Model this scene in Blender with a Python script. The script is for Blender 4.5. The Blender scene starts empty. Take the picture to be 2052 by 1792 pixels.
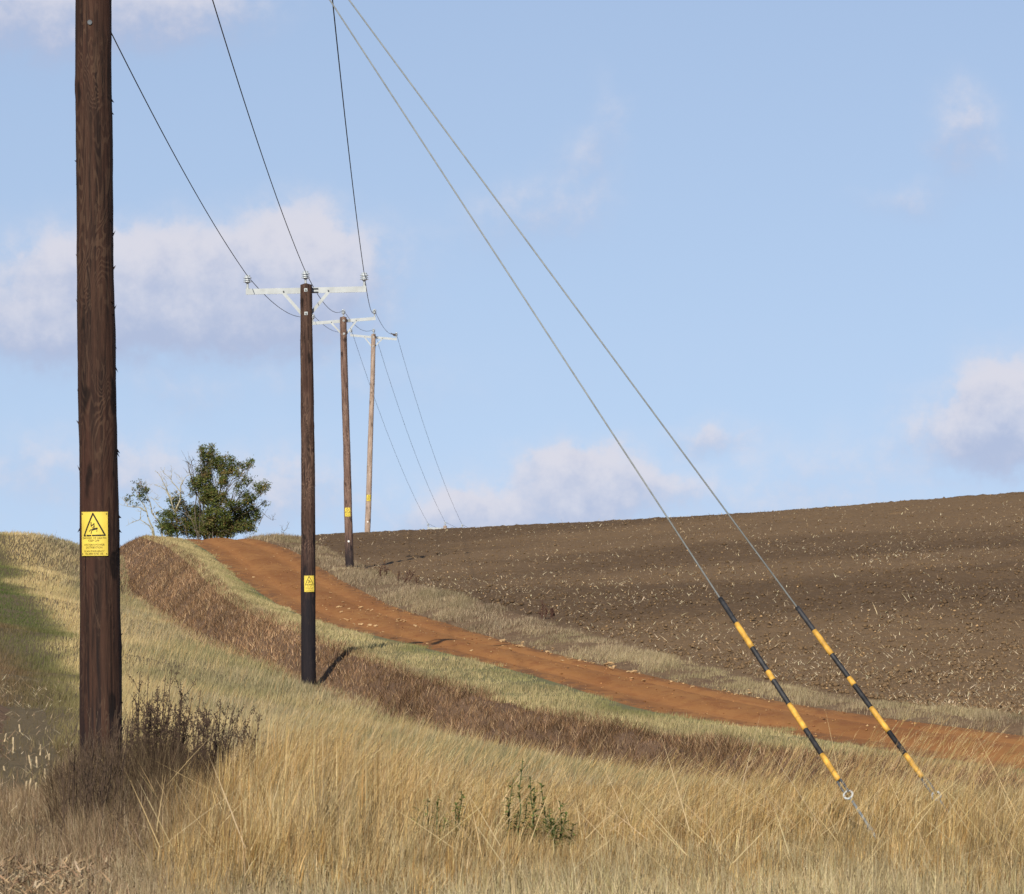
import bpy, math, random
import numpy as np
from mathutils import Vector, Matrix, Euler

random.seed(7)
rng = np.random.default_rng(11)
scene = bpy.context.scene
COL = scene.collection
R = math.radians

# ------------------------------------------------------------------ camera
# a 200 mm view from eye height across a shallow valley; x right, y away, z up, eye at z = 0
F = 11600.0          # focal length in the survey units used for the measured bearings below
CX, HY = 1026.0, 1100.0
cam_d = bpy.data.cameras.new('camera')
cam = bpy.data.objects.new('camera', cam_d)
COL.objects.link(cam)
cam.location = (0, 0, 0)
cam.rotation_euler = (R(90), 0, 0)
cam_d.sensor_width = 36.0
cam_d.lens = 36.0 * F / 2052.0
cam_d.shift_y = (HY - 896.0) / 2052.0
cam_d.clip_start = 0.5
cam_d.clip_end = 20000
cam_d.dof.use_dof = True
cam_d.dof.focus_distance = 62.0
cam_d.dof.aperture_fstop = 24.0
scene.camera = cam

# ------------------------------------------------------------------ light
SUN_EL, SUN_LEFT = 33.0, 14.0     # behind the camera, a little to the left
scene.view_settings.view_transform = 'Standard'
scene.view_settings.look = 'None'
scene.view_settings.gamma = 1.0
scene.view_settings.exposure = 0.08

sun_d = bpy.data.lights.new('sun', 'SUN')
sun_d.energy = 5.0
sun_d.angle = R(0.6)
sun_d.color = (1.0, 0.92, 0.79)
sun = bpy.data.objects.new('sun', sun_d)
COL.objects.link(sun)
# light travels towards +y (away), slightly +x
sdir = Vector((math.sin(R(SUN_LEFT)) * math.cos(R(SUN_EL)), math.cos(R(SUN_LEFT)) * math.cos(R(SUN_EL)), -math.sin(R(SUN_EL))))
sun.rotation_euler = sdir.to_track_quat('-Z', 'Y').to_euler()

world = bpy.data.worlds.new('World')
scene.world = world
world.use_nodes = True
nt = world.node_tree
nt.nodes.clear()


class NB:
    """tiny node helper"""
    def __init__(self, tree):
        self.t = tree

    def n(self, typ, **kw):
        nd = self.t.nodes.new(typ)
        for k, v in kw.items():
            setattr(nd, k, v)
        return nd

    def link(self, a, b):
        self.t.links.new(a, b)

    def put(self, sock, v):
        if v is None:
            return
        if isinstance(v, bpy.types.NodeSocket):
            self.t.links.new(v, sock)
        else:
            sock.default_value = v

    def m(self, op, a, b=None, c=None, clamp=False):
        nd = self.n('ShaderNodeMath', operation=op, use_clamp=clamp)
        self.put(nd.inputs[0], a)
        self.put(nd.inputs[1], b)
        self.put(nd.inputs[2], c)
        return nd.outputs[0]

    def ss(self, v, lo, hi, a=0.0, b=1.0):
        nd = self.n('ShaderNodeMapRange', interpolation_type='SMOOTHSTEP')
        self.put(nd.inputs['Value'], v)
        nd.inputs['From Min'].default_value = lo
        nd.inputs['From Max'].default_value = hi
        nd.inputs['To Min'].default_value = a
        nd.inputs['To Max'].default_value = b
        return nd.outputs[0]

    def mix(self, f, a, b, mode='MIX'):
        nd = self.n('ShaderNodeMix', data_type='RGBA', blend_type=mode)
        nd.clamp_factor = True
        self.put(nd.inputs[0], f)
        for i, v in ((6, a), (7, b)):
            if isinstance(v, tuple) and len(v) == 3:
                v = v + (1.0,)
            self.put(nd.inputs[i], v)
        return nd.outputs[2]

    def noise(self, vec, scale, detail=4.0, rough=0.5, dist=0.0):
        nd = self.n('ShaderNodeTexNoise')
        if vec is not None:
            self.link(vec, nd.inputs['Vector'])
        nd.inputs['Scale'].default_value = scale
        nd.inputs['Detail'].default_value = detail
        nd.inputs['Roughness'].default_value = rough
        nd.inputs['Distortion'].default_value = dist
        return nd

    def mapping(self, vec, scale=(1, 1, 1), loc=(0, 0, 0), rot=(0, 0, 0)):
        nd = self.n('ShaderNodeMapping')
        self.link(vec, nd.inputs[0])
        nd.inputs['Scale'].default_value = scale
        nd.inputs['Location'].default_value = loc
        nd.inputs['Rotation'].default_value = rot
        return nd.outputs[0]


w = NB(nt)
LIFT, LIFT_K = 0.165, 0.75
sky = w.n('ShaderNodeTexSky', sky_type='NISHITA', sun_disc=False)
sky.sun_elevation = R(SUN_EL)
sky.sun_rotation = R(180 + SUN_LEFT)
sky.altitude = 0
sky.air_density = 1.0
sky.dust_density = 0.0
sky.ozone_density = 1.6
tc = w.n('ShaderNodeTexCoord')
sep = w.n('ShaderNodeSeparateXYZ')
w.link(tc.outputs['Generated'], sep.inputs[0])
# look the clear sky up a little above the haze band, so that it stays blue down to the hills
lift = w.m('ADD', w.m('MULTIPLY', sep.outputs[2], LIFT_K), LIFT)
cs = w.n('ShaderNodeCombineXYZ')
w.link(sep.outputs[0], cs.inputs[0])
w.link(sep.outputs[1], cs.inputs[1])
w.link(lift, cs.inputs[2])
nv = w.n('ShaderNodeVectorMath', operation='NORMALIZE')
w.link(cs.outputs[0], nv.inputs[0])
w.link(nv.outputs[0], sky.inputs[0])
az = w.m('MULTIPLY', w.m('ARCTAN2', sep.outputs[0], sep.outputs[1]), 57.2958)
el = w.m('MULTIPLY', w.m('ARCSINE', sep.outputs[2]), 57.2958)
comb = w.n('ShaderNodeCombineXYZ')
w.link(az, comb.inputs[0])
w.link(el, comb.inputs[1])
ang = comb.outputs[0]
warp = w.noise(ang, 1.1, 5, 0.6)
fine = w.noise(ang, 3.6, 8, 0.6)
wsep = w.n('ShaderNodeSeparateColor')
w.link(warp.outputs['Color'], wsep.inputs[0])
az2 = w.m('ADD', az, w.m('MULTIPLY', w.m('SUBTRACT', wsep.outputs[0], 0.5), 1.1))
el2 = w.m('ADD', el, w.m('MULTIPLY', w.m('SUBTRACT', wsep.outputs[1], 0.5), 0.8))
# cumulus banks, (azimuth, elevation, half width, half height) in degrees, strength
CLOUDS = [(-4.3, 2.75, 1.05, 0.60, 1.0), (-3.55, 2.85, 0.5, 0.5, 0.5), (-2.05, 2.85, 0.85, 0.62, 1.3), (-2.9, 2.45, 1.5, 0.45, 0.75), (-5.0, 2.15, 1.5, 0.38, 0.7), (-3.2, 2.2, 1.5, 0.25, 0.5),
          (-4.9, 5.35, 1.9, 0.60, 1.0), (-3.2, 5.3, 1.0, 0.35, 0.5), (5.0, 1.45, 0.75, 0.55, 1.4), (4.7, 1.1, 0.9, 0.32, 0.8),
          (0.62, 0.74, 0.60, 0.32, 0.9), (1.25, 0.55, 0.7, 0.22, 0.5), (0.5, 0.35, 0.7, 0.22, 0.45), (1.95, 1.10, 0.42, 0.18, 0.65),
          (0.72, 3.85, 0.45, 0.42, 0.42), (0.95, 4.3, 0.20, 0.40, 0.36), (0.2, 3.25, 0.9, 0.36, 0.48),
          (4.4, 4.15, 0.38, 0.52, 0.62), (3.85, 3.4, 0.5, 0.2, 0.45), (4.9, 3.8, 0.5, 0.5, 0.22),
          (-0.4, 0.3, 0.6, 0.28, 0.8), (-3.6, 0.85, 0.7, 0.36, 0.5), (-2.3, 0.65, 0.9, 0.38, 0.5), (-4.8, 0.9, 0.7, 0.45, 0.42),
          (-1.7, 1.6, 1.6, 0.35, 0.30), (3.0, 0.7, 1.2, 0.4, 0.32), (-3.4, 1.55, 0.6, 0.2, 0.3), (0.0, 0.3, 9.0, 0.7, 0.30), (2.0, 1.9, 2.5, 0.6, 0.14)]
tot = None
hgt = None
for (a, e, ra, re, s) in CLOUDS:
    da = w.m('MULTIPLY', w.m('SUBTRACT', az2, a), 1.0 / ra)
    de = w.m('MULTIPLY', w.m('SUBTRACT', el2, e), 1.0 / re)
    q = w.m('ADD', w.m('MULTIPLY', da, da), w.m('MULTIPLY', de, de))
    g = w.m('MULTIPLY', w.m('EXPONENT', w.m('MULTIPLY', q, -1.0)), s)
    gh = w.m('MULTIPLY', g, de)
    tot = g if tot is None else w.m('ADD', tot, g)
    hgt = gh if hgt is None else w.m('ADD', hgt, gh)
# the rest of the sky carries scattered cumulus of the same kind
wide = w.noise(w.mapping(tc.outputs['Generated'], (3, 3, 9)), 1.6, 5, 0.6)
away = w.ss(w.m('ABSOLUTE', az), 8.0, 14.0)
high = w.ss(el, 8.0, 13.0)
outside = w.m('MAXIMUM', away, high)
tot = w.m('ADD', tot, w.m('MULTIPLY', w.ss(wide.outputs['Fac'], 0.5, 0.72), outside))
tot_n = w.m('ADD', tot, w.m('MULTIPLY', w.m('SUBTRACT', fine.outputs['Fac'], 0.5), w.m('MULTIPLY', w.ss(tot, 0.05, 0.6), 1.15)))
rel = w.m('DIVIDE', hgt, w.m('ADD', tot, 0.05))
topw = w.ss(rel, -0.15, 0.55)
d_soft = w.ss(tot_n, 0.05, 1.15, 0.0, 0.80)
d_hard = w.ss(tot_n, 0.30, 0.72, 0.0, 0.90)
strong = w.ss(tot, 0.40, 0.9)
dens = w.m('ADD', w.m('MULTIPLY', d_soft, w.m('SUBTRACT', 1.0, w.m('MULTIPLY', topw, strong))), w.m('MULTIPLY', d_hard, w.m('MULTIPLY', topw, strong)))
lit = w.ss(w.m('ADD', rel, w.m('MULTIPLY', w.m('SUBTRACT', fine.outputs['Fac'], 0.5), 1.6)), -0.7, 0.6)
bg1 = w.n('ShaderNodeBackground')
bg2 = w.n('ShaderNodeBackground')
hs = w.n('ShaderNodeHueSaturation')
hs.inputs['Saturation'].default_value = 0.96
w.link(sky.outputs[0], hs.inputs['Color'])
SKY_STRENGTH = 0.108
SKY_OUT = w.mix(1.0, hs.outputs[0], (1.10, 0.985, 0.985), 'MULTIPLY')
w.link(SKY_OUT, bg1.inputs[0])
bg1.inputs[1].default_value = SKY_STRENGTH
ccol = w.mix(lit, (0.45, 0.51, 0.70), (0.74, 0.73, 0.81))
w.link(ccol, bg2.inputs[0])
bg2.inputs[1].default_value = 0.92
mixs = w.n('ShaderNodeMixShader')
w.link(dens, mixs.inputs[0])
w.link(bg1.outputs[0], mixs.inputs[1])
w.link(bg2.outputs[0], mixs.inputs[2])
wout = w.n('ShaderNodeOutputWorld')
w.link(mixs.outputs[0], wout.inputs[0])

scene.cycles.max_bounces = 5
scene.cycles.diffuse_bounces = 3
scene.cycles.transmission_bounces = 3
scene.cycles.use_denoising = True


# ------------------------------------------------------------------ helpers
def P(px, py, Y):
    """a surveyed bearing (px, py) at the distance Y, as a point of the place"""
    return Vector(((px - CX) / F * Y, Y, (HY - py) / F * Y))


def tag(o, label=None, cat=None, group=None, kind=None):
    if label:
        o['label'] = label
    if cat:
        o['category'] = cat
    if group:
        o['group'] = group
    if kind:
        o['kind'] = kind
    return o


def link(o, parent=None):
    COL.objects.link(o)
    if parent is not None:
        o.parent = parent
    return o


def empty(name, loc, rot=(0, 0, 0)):
    o = bpy.data.objects.new(name, None)
    o.location = loc
    o.rotation_euler = rot
    o.empty_display_size = 0.3
    return link(o)


def mesh_np(name, V, quads=None, tris=None, mat=None, parent=None, col=None, smooth=False):
    V = np.asarray(V, np.float32).reshape(-1, 3)
    me = bpy.data.meshes.new(name)
    me.vertices.add(len(V))
    me.vertices.foreach_set('co', V.ravel())
    nq = 0 if quads is None else len(quads)
    ntri = 0 if tris is None else len(tris)
    loops = []
    if nq:
        loops.append(np.asarray(quads, np.int32).ravel())
    if ntri:
        loops.append(np.asarray(tris, np.int32).ravel())
    lv = np.concatenate(loops)
    me.loops.add(len(lv))
    me.loops.foreach_set('vertex_index', lv)
    me.polygons.add(nq + ntri)
    ls = np.concatenate([np.arange(nq) * 4, nq * 4 + np.arange(ntri) * 3]).astype(np.int32)
    me.polygons.foreach_set('loop_start', ls)
    if smooth:
        me.polygons.foreach_set('use_smooth', np.ones(nq + ntri, bool))
    if col is not None:
        a = me.color_attributes.new('col', 'FLOAT_COLOR', 'POINT')
        c4 = np.ones((len(V), 4), np.float32)
        c4[:, :3] = col
        a.data.foreach_set('color', c4.ravel())
    me.update(calc_edges=True)
    me.validate()
    o = bpy.data.objects.new(name, me)
    if mat is not None:
        me.materials.append(mat)
    return link(o, parent)


class MB:
    """collects boxes, tubes, lathes; build() links them as one mesh object"""
    def __init__(self):
        self.v, self.f = [], []

    def add(self, vs, fs):
        b = len(self.v)
        self.v += [tuple(p) for p in vs]
        self.f += [tuple(b + i for i in f) for f in fs]

    def box(self, c, s, M=None):
        vs = [Vector((c[0] + dx * s[0] / 2, c[1] + dy * s[1] / 2, c[2] + dz * s[2] / 2)) for dx in (-1, 1) for dy in (-1, 1) for dz in (-1, 1)]
        if M is not None:
            vs = [M @ p for p in vs]
        self.add(vs, [(0, 1, 3, 2), (4, 6, 7, 5), (0, 4, 5, 1), (2, 3, 7, 6), (0, 2, 6, 4), (1, 5, 7, 3)])

    def tube(self, pts, rad, n=8, caps=True):
        pts = [Vector(p) for p in pts]
        if not hasattr(rad, '__len__'):
            rad = [rad] * len(pts)
        vs, fs = [], []
        d0 = (pts[1] - pts[0]).normalized()
        a = d0.orthogonal().normalized()
        for i, p in enumerate(pts):
            d = (pts[min(i + 1, len(pts) - 1)] - pts[max(i - 1, 0)])
            d = d.normalized() if d.length > 1e-9 else d0
            a = (a - d * a.dot(d))
            a = a.normalized() if a.length > 1e-6 else d.orthogonal().normalized()
            b = d.cross(a)
            for k in range(n):
                t = 2 * math.pi * k / n
                vs.append(p + (a * math.cos(t) + b * math.sin(t)) * rad[i])
        for i in range(len(pts) - 1):
            for k in range(n):
                k2 = (k + 1) % n
                fs.append((i * n + k, i * n + k2, (i + 1) * n + k2, (i + 1) * n + k))
        if caps:
            fs.append(tuple(range(n - 1, -1, -1)))
            fs.append(tuple((len(pts) - 1) * n + k for k in range(n)))
        self.add(vs, fs)

    def lathe(self, prof, n=16, c=(0, 0, 0)):
        vs, fs = [], []
        for r, z in prof:
            for k in range(n):
                t = 2 * math.pi * k / n
                vs.append((c[0] + r * math.cos(t), c[1] + r * math.sin(t), c[2] + z))
        for i in range(len(prof) - 1):
            for k in range(n):
                k2 = (k + 1) % n
                fs.append((i * n + k, i * n + k2, (i + 1) * n + k2, (i + 1) * n + k))
        fs.append(tuple(range(n - 1, -1, -1)))
        fs.append(tuple((len(prof) - 1) * n + k for k in range(n)))
        self.add(vs, fs)

    def build(self, name, mat, parent=None, smooth=False):
        me = bpy.data.meshes.new(name)
        me.from_pydata(self.v, [], self.f)
        me.update()
        if smooth:
            me.polygons.foreach_set('use_smooth', [True] * len(me.polygons))
        if mat:
            me.materials.append(mat)
        o = bpy.data.objects.new(name, me)
        return link(o, parent)


def vnoise(x, y, scale, seed=0):
    """value noise in numpy, 0..1"""
    x = np.asarray(x) * scale + 1000.0
    y = np.asarray(y) * scale + 1000.0
    xi, yi = np.floor(x).astype(np.int64), np.floor(y).astype(np.int64)
    fx, fy = x - xi, y - yi
    fx, fy = fx * fx * (3 - 2 * fx), fy * fy * (3 - 2 * fy)

    def h(a, b):
        n = (a * 374761393 + b * 668265263 + seed * 974634777) & 0xffffffff
        n = ((n ^ (n >> 13)) * 1274126177) & 0xffffffff
        return ((n ^ (n >> 16)) & 0xffff) / 65535.0
    return (h(xi, yi) * (1 - fx) + h(xi + 1, yi) * fx) * (1 - fy) + (h(xi, yi + 1) * (1 - fx) + h(xi + 1, yi + 1) * fx) * fy


def fbm(x, y, scale, seed=0, oct=3):
    s, a, t = 0, 1.0, 0
    for k in range(oct):
        s = s + a * vnoise(x, y, scale * 2 ** k, seed + k)
        t += a
        a *= 0.5
    return s / t


def interp_xyz(c, a):
    return np.array([np.interp(c, a[0], np.array(a[1])[:, k]) for k in range(3)]).T


# ------------------------------------------------------------------ materials
def new_mat(name):
    m = bpy.data.materials.new(name)
    m.use_nodes = True
    m.node_tree.nodes.clear()
    b = NB(m.node_tree)
    out = b.n('ShaderNodeOutputMaterial')
    return m, b, out


def principled(b, out, color=None, rough=0.8, metal=0.0, spec=0.3, bump=None, bstr=0.3, bdist=0.01):
    p = b.n('ShaderNodeBsdfPrincipled')
    if color is not None:
        if isinstance(color, tuple) and len(color) == 3:
            color = color + (1.0,)
        b.put(p.inputs['Base Color'], color)
    b.put(p.inputs['Roughness'], rough)
    b.put(p.inputs['Metallic'], metal)
    b.put(p.inputs['Specular IOR Level'], spec)
    if bump is not None:
        bn = b.n('ShaderNodeBump')
        bn.inputs['Strength'].default_value = bstr
        bn.inputs['Distance'].default_value = bdist
        b.link(bump, bn.inputs['Height'])
        b.link(bn.outputs[0], p.inputs['Normal'])
    b.link(p.outputs[0], out.inputs[0])
    return p


def mat_plain(name, color, rough=0.6, metal=0.0, var=0.25, scale=30.0, spec=0.3, bstr=0.15):
    m, b, out = new_mat(name)
    t = b.n('ShaderNodeTexCoord')
    n = b.noise(t.outputs['Object'], scale, 5, 0.6)
    dark = tuple(c * (1 - var) for c in color)
    lite = tuple(min(1, c * (1 + var)) for c in color)
    c = b.mix(b.ss(n.outputs['Fac'], 0.3, 0.7), dark, lite)
    principled(b, out, c, rough, metal, spec, n.outputs['Fac'], bstr, 0.004)
    return m


def mat_blade(name, trans=0.3):
    m, b, out = new_mat(name)
    a = b.n('ShaderNodeAttribute', attribute_name='col')
    d = b.n('ShaderNodeBsdfDiffuse')
    tr = b.n('ShaderNodeBsdfTranslucent')
    b.link(a.outputs['Color'], d.inputs[0])
    b.link(a.outputs['Color'], tr.inputs[0])
    mx = b.n('ShaderNodeMixShader')
    mx.inputs[0].default_value = trans
    b.link(d.outputs[0], mx.inputs[1])
    b.link(tr.outputs[0], mx.inputs[2])
    b.link(mx.outputs[0], out.inputs[0])
    return m


def mat_ground(name, c1, c2, c3, s1=0.6, s2=9.0, bstr=0.6, bdist=0.05):
    m, b, out = new_mat(name)
    g = b.n('ShaderNodeNewGeometry')
    pos = g.outputs['Position']
    n1 = b.noise(pos, s1, 4, 0.6)
    n2 = b.noise(pos, s2, 6, 0.7)
    c = b.mix(b.ss(n1.outputs['Fac'], 0.35, 0.65), c1, c2)
    c = b.mix(b.ss(n2.outputs['Fac'], 0.48, 0.68), c, c3)
    principled(b, out, c, 0.95, 0, 0.1, n2.outputs['Fac'], bstr, bdist)
    return m


def mat_wood(name, dark, mid, pale, palefac=0.5, black_below=None, tilt=1.0, red=None):
    """creosoted pole: contour grain, vertical streaks, dark knots"""
    m, b, out = new_mat(name)
    t = b.n('ShaderNodeTexCoord')
    o = t.outputs['Object']
    g0 = b.noise(b.mapping(o, (4.5, 4.5, 0.9)), 1.0, 3, 0.5, 0.6)
    rings = b.m('SINE', b.m('MULTIPLY', g0.outputs['Fac'], 190.0))
    ck = b.noise(b.mapping(o, (60, 60, 0.55), (9, 4, 2)), 1.0, 3, 0.5)
    st = b.noise(b.mapping(o, (38, 38, 1.6)), 1.0, 6, 0.65)
    bl = b.noise(b.mapping(o, (6, 6, 1.3)), 1.0, 5, 0.6)
    fl = b.noise(b.mapping(o, (26, 26, 7)), 1.0, 5, 0.7)
    c = b.mix(b.ss(st.outputs['Fac'], 0.34, 0.64), dark, mid)
    k = b.m('MULTIPLY', b.ss(rings, -0.1, 0.9), b.ss(bl.outputs['Fac'], 0.40, 0.62))
    c = b.mix(b.m('MULTIPLY', k, palefac), c, pale)
    c = b.mix(b.m('MULTIPLY', b.ss(fl.outputs['Fac'], 0.58, 0.70), palefac), c, pale)
    if red is not None:
        rn = b.noise(b.mapping(o, (5, 5, 0.8), (3, 1, 7)), 1.0, 4, 0.6)
        c = b.mix(b.ss(rn.outputs['Fac'], 0.5, 0.75, 0, 0.6), c, red)
    c = b.mix(b.ss(ck.outputs['Fac'], 0.66, 0.70, 0, 0.85), c, tuple(v * 0.3 for v in dark))
    kn = b.noise(b.mapping(o, (7, 7, 3.2), (1, 2, 5)), 1.0, 2, 0.4)
    c = b.mix(b.ss(kn.outputs['Fac'], 0.63, 0.72, 0, 0.8), c, tuple(v * 0.35 for v in dark))
    if black_below is not None:
        sp = b.n('ShaderNodeSeparateXYZ')
        b.link(o, sp.inputs[0])
        hz = b.m('ADD', sp.outputs[2], b.m('MULTIPLY', b.m('SUBTRACT', st.outputs['Fac'], 0.5), 2.6))
        c = b.mix(b.ss(hz, black_below[0], black_below[1], 0.88, 0.0), c, (0.010, 0.010, 0.014))
    hsum = b.m('ADD', b.m('MULTIPLY', st.outputs['Fac'], 1.0), b.m('ADD', b.m('MULTIPLY', rings, 0.06), b.m('MULTIPLY', fl.outputs['Fac'], 0.5)))
    principled(b, out, c, 0.82, 0, 0.22, hsum, 0.55, 0.012)
    return m


M = {}
M['wood1'] = mat_wood('creosote_wood_dark', (0.015, 0.008, 0.0062), (0.054, 0.026, 0.0165), (0.105, 0.062, 0.038), 0.5, (-0.4, 0.9), red=(0.062, 0.026, 0.017))
M['wood2'] = mat_wood('creosote_wood_black', (0.022, 0.012, 0.009), (0.080, 0.045, 0.033), (0.20, 0.125, 0.085), 0.6, (1.2, 3.4), red=(0.06, 0.028, 0.020))
M['wood3'] = mat_wood('weathered_wood_brown', (0.070, 0.040, 0.030), (0.20, 0.125, 0.096), (0.36, 0.255, 0.195), 0.65, (0.1, 1.6))
M['wood4'] = mat_wood('weathered_wood_grey', (0.20, 0.145, 0.11), (0.42, 0.31, 0.24), (0.58, 0.47, 0.38), 0.7)
M['steel'] = mat_plain('galvanised_steel', (0.44, 0.47, 0.47), 0.6, 0.1, 0.10, 5, 0.3, 0.0)
M['steel_dark'] = mat_plain('dull_steel', (0.10, 0.11, 0.12), 0.55, 0.4, 0.3, 40)
M['porcelain'] = mat_plain('grey_porcelain', (0.46, 0.50, 0.52), 0.18, 0, 0.08, 20, 0.6, 0.0)
M['conductor'] = mat_plain('dark_conductor', (0.028, 0.034, 0.045), 0.6, 0.2, 0.2, 10)
M['strand'] = mat_plain('stay_strand', (0.22, 0.235, 0.23), 0.6, 0.1, 0.15, 20, 0.3, 0.0)
M['yellow_sign'] = mat_plain('sign_yellow', (0.70, 0.54, 0.075), 0.5, 0, 0.10, 10, 0.4, 0.02)
M['sign_ink'] = mat_plain('sign_black', (0.020, 0.018, 0.012), 0.6, 0, 0.2, 30)
M['nail'] = mat_plain('nail_head', (0.09, 0.07, 0.06), 0.6, 0.5, 0.2, 30)
M['white_disc'] = mat_plain('white_enamel', (0.75, 0.75, 0.72), 0.5, 0, 0.06, 30)
M['guard_black'] = mat_plain('guard_black', (0.022, 0.022, 0.024), 0.6, 0, 0.6, 22, 0.4, 0.05)
M['guard_yellow'] = mat_plain('guard_yellow', (0.58, 0.32, 0.05), 0.6, 0, 0.30, 22, 0.4, 0.05)
M['grass'] = mat_blade('dry_grass_blades', 0.2)
M['leaf'] = mat_blade('leaves', 0.30)
M['straw'] = mat_blade('straw', 0.10)
M['thatch'] = mat_ground('dry_thatch', (0.13, 0.10, 0.055), (0.16, 0.12, 0.066), (0.08, 0.06, 0.035), 0.5, 14)
M['bank'] = mat_ground('bank_litter', (0.15, 0.092, 0.056), (0.20, 0.125, 0.075), (0.08, 0.052, 0.034), 0.4, 12)
M['verge'] = mat_ground('verge_turf', (0.20, 0.17, 0.085), (0.16, 0.16, 0.07), (0.10, 0.085, 0.045), 0.4, 12)
M['greyverge'] = mat_ground('grey_verge_litter', (0.17, 0.105, 0.058), (0.21, 0.14, 0.078), (0.075, 0.048, 0.03), 0.5, 10)
M['stone'] = mat_plain('ironstone', (0.46, 0.30, 0.15), 0.9, 0, 0.45, 9, 0.1, 0.5)
M['far'] = mat_ground('far_ground', (0.10, 0.085, 0.05), (0.09, 0.09, 0.045), (0.07, 0.06, 0.04), 0.02, 0.3)


def mat_soil():
    m, b, out = new_mat('ploughed_soil')
    g = b.n('ShaderNodeNewGeometry')
    pos = g.outputs['Position']
    n1 = b.noise(b.mapping(pos, (0.035, 0.030, 0.05), (3, 1.3, 0)), 1.0, 3, 0.5)  # broad tone bands: cloud shadow imitated in the soil colour
    n2 = b.noise(pos, 5.0, 6, 0.7)
    n3 = b.noise(pos, 22.0, 4, 0.7)
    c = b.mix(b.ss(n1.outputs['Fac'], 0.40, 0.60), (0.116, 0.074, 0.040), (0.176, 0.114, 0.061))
    c = b.mix(b.ss(n2.outputs['Fac'], 0.50, 0.72), c, (0.215, 0.146, 0.084))
    c = b.mix(b.ss(n3.outputs['Fac'], 0.54, 0.70, 0, 0.7), c, (0.052, 0.034, 0.024))
    principled(b, out, c, 0.95, 0, 0.1, b.m('ADD', n2.outputs['Fac'], b.m('MULTIPLY', n3.outputs['Fac'], 0.6)), 0.6, 0.05)
    return m


def mat_track():
    m, b, out = new_mat('ironstone_track')
    g = b.n('ShaderNodeNewGeometry')
    pos = g.outputs['Position']
    a = b.n('ShaderNodeAttribute', attribute_name='col')   # red: share of the width, for the wheel lines
    s = b.n('ShaderNodeSeparateColor')
    b.link(a.outputs['Color'], s.inputs[0])
    n1 = b.noise(b.mapping(pos, (0.5, 0.09, 0.4)), 1.0, 4, 0.6)
    n2 = b.noise(b.mapping(pos, (3.2, 0.9, 2.0)), 1.0, 6, 0.7)
    n3 = b.noise(pos, 16.0, 3, 0.6)
    n4 = b.noise(b.mapping(pos, (7, 3, 5), (4, 4, 4)), 1.0, 3, 0.6)
    c = b.mix(b.ss(n1.outputs['Fac'], 0.36, 0.64), (0.265, 0.115, 0.038), (0.33, 0.155, 0.052))
    c = b.mix(b.ss(n2.outputs['Fac'], 0.46, 0.66, 0, 0.8), c, (0.22, 0.084, 0.029))
    edge = b.m('ABSOLUTE', b.m('SUBTRACT', s.outputs[0], 0.5))
    sy = b.n('ShaderNodeSeparateXYZ')
    b.link(pos, sy.inputs[0])
    cv = b.n('ShaderNodeCombineXYZ')
    b.link(b.m('MULTIPLY', s.outputs[0], 9.0), cv.inputs[0])
    b.link(b.m('MULTIPLY', sy.outputs[1], 0.07), cv.inputs[1])
    ns = b.noise(cv.outputs[0], 1.0, 5, 0.65)
    wheel = b.ss(b.m('ABSOLUTE', b.m('SUBTRACT', edge, 0.23)), 0.02, 0.13, 1.0, 0.0)
    c = b.mix(b.m('MULTIPLY', wheel, b.ss(ns.outputs['Fac'], 0.35, 0.6, 0.10, 0.45)), c, (0.41, 0.185, 0.062))
    c = b.mix(b.ss(ns.outputs['Fac'], 0.55, 0.72, 0, 0.45), c, (0.21, 0.085, 0.032))
    c = b.mix(b.m('MULTIPLY', b.ss(edge, 0.30, 0.5), b.ss(n2.outputs['Fac'], 0.42, 0.60)), c, (0.16, 0.085, 0.042))
    c = b.mix(b.ss(n3.outputs['Fac'], 0.64, 0.72, 0, 0.65), c, (0.52, 0.30, 0.13))
    c = b.mix(b.ss(n4.outputs['Fac'], 0.66, 0.76, 0, 0.8), c, (0.50, 0.24, 0.085))
    principled(b, out, c, 0.95, 0, 0.08, b.m('ADD', n2.outputs['Fac'], b.m('MULTIPLY', n3.outputs['Fac'], 0.5)), 0.4, 0.03)
    return m


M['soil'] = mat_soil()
M['headland'] = mat_ground('headland_soil', (0.17, 0.105, 0.060), (0.21, 0.135, 0.080), (0.085, 0.052, 0.032), 0.7, 7, 0.4, 0.03)
M['track'] = mat_track()

# ------------------------------------------------------------------ terrain: lines that run along the valley
YS = np.arange(-10.0, 421.0, 1.0)


def feature(pts):
    """pts: (Y, px, py) bearings or (Y, X, Z, 'w') world values -> smooth X(Y), Z(Y)"""
    a = []
    for p in pts:
        if len(p) == 4:
            a.append((p[0], p[1], p[2]))
        else:
            v = P(p[1], p[2], p[0])
            a.append((p[0], v.x, v.z))
    a = np.array(sorted(a))
    X = np.interp(YS, a[:, 0], a[:, 1])
    Z = np.interp(YS, a[:, 0], a[:, 2])
    k = np.exp(-0.5 * (np.arange(-9, 10) / 3.0) ** 2)
    k /= k.sum()

    def sm(v):
        vp = np.concatenate([2 * v[0] - v[9:0:-1], v, 2 * v[-1] - v[-2:-11:-1]])
        return np.convolve(vp, k, 'valid')
    return sm(X), sm(Z)


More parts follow.
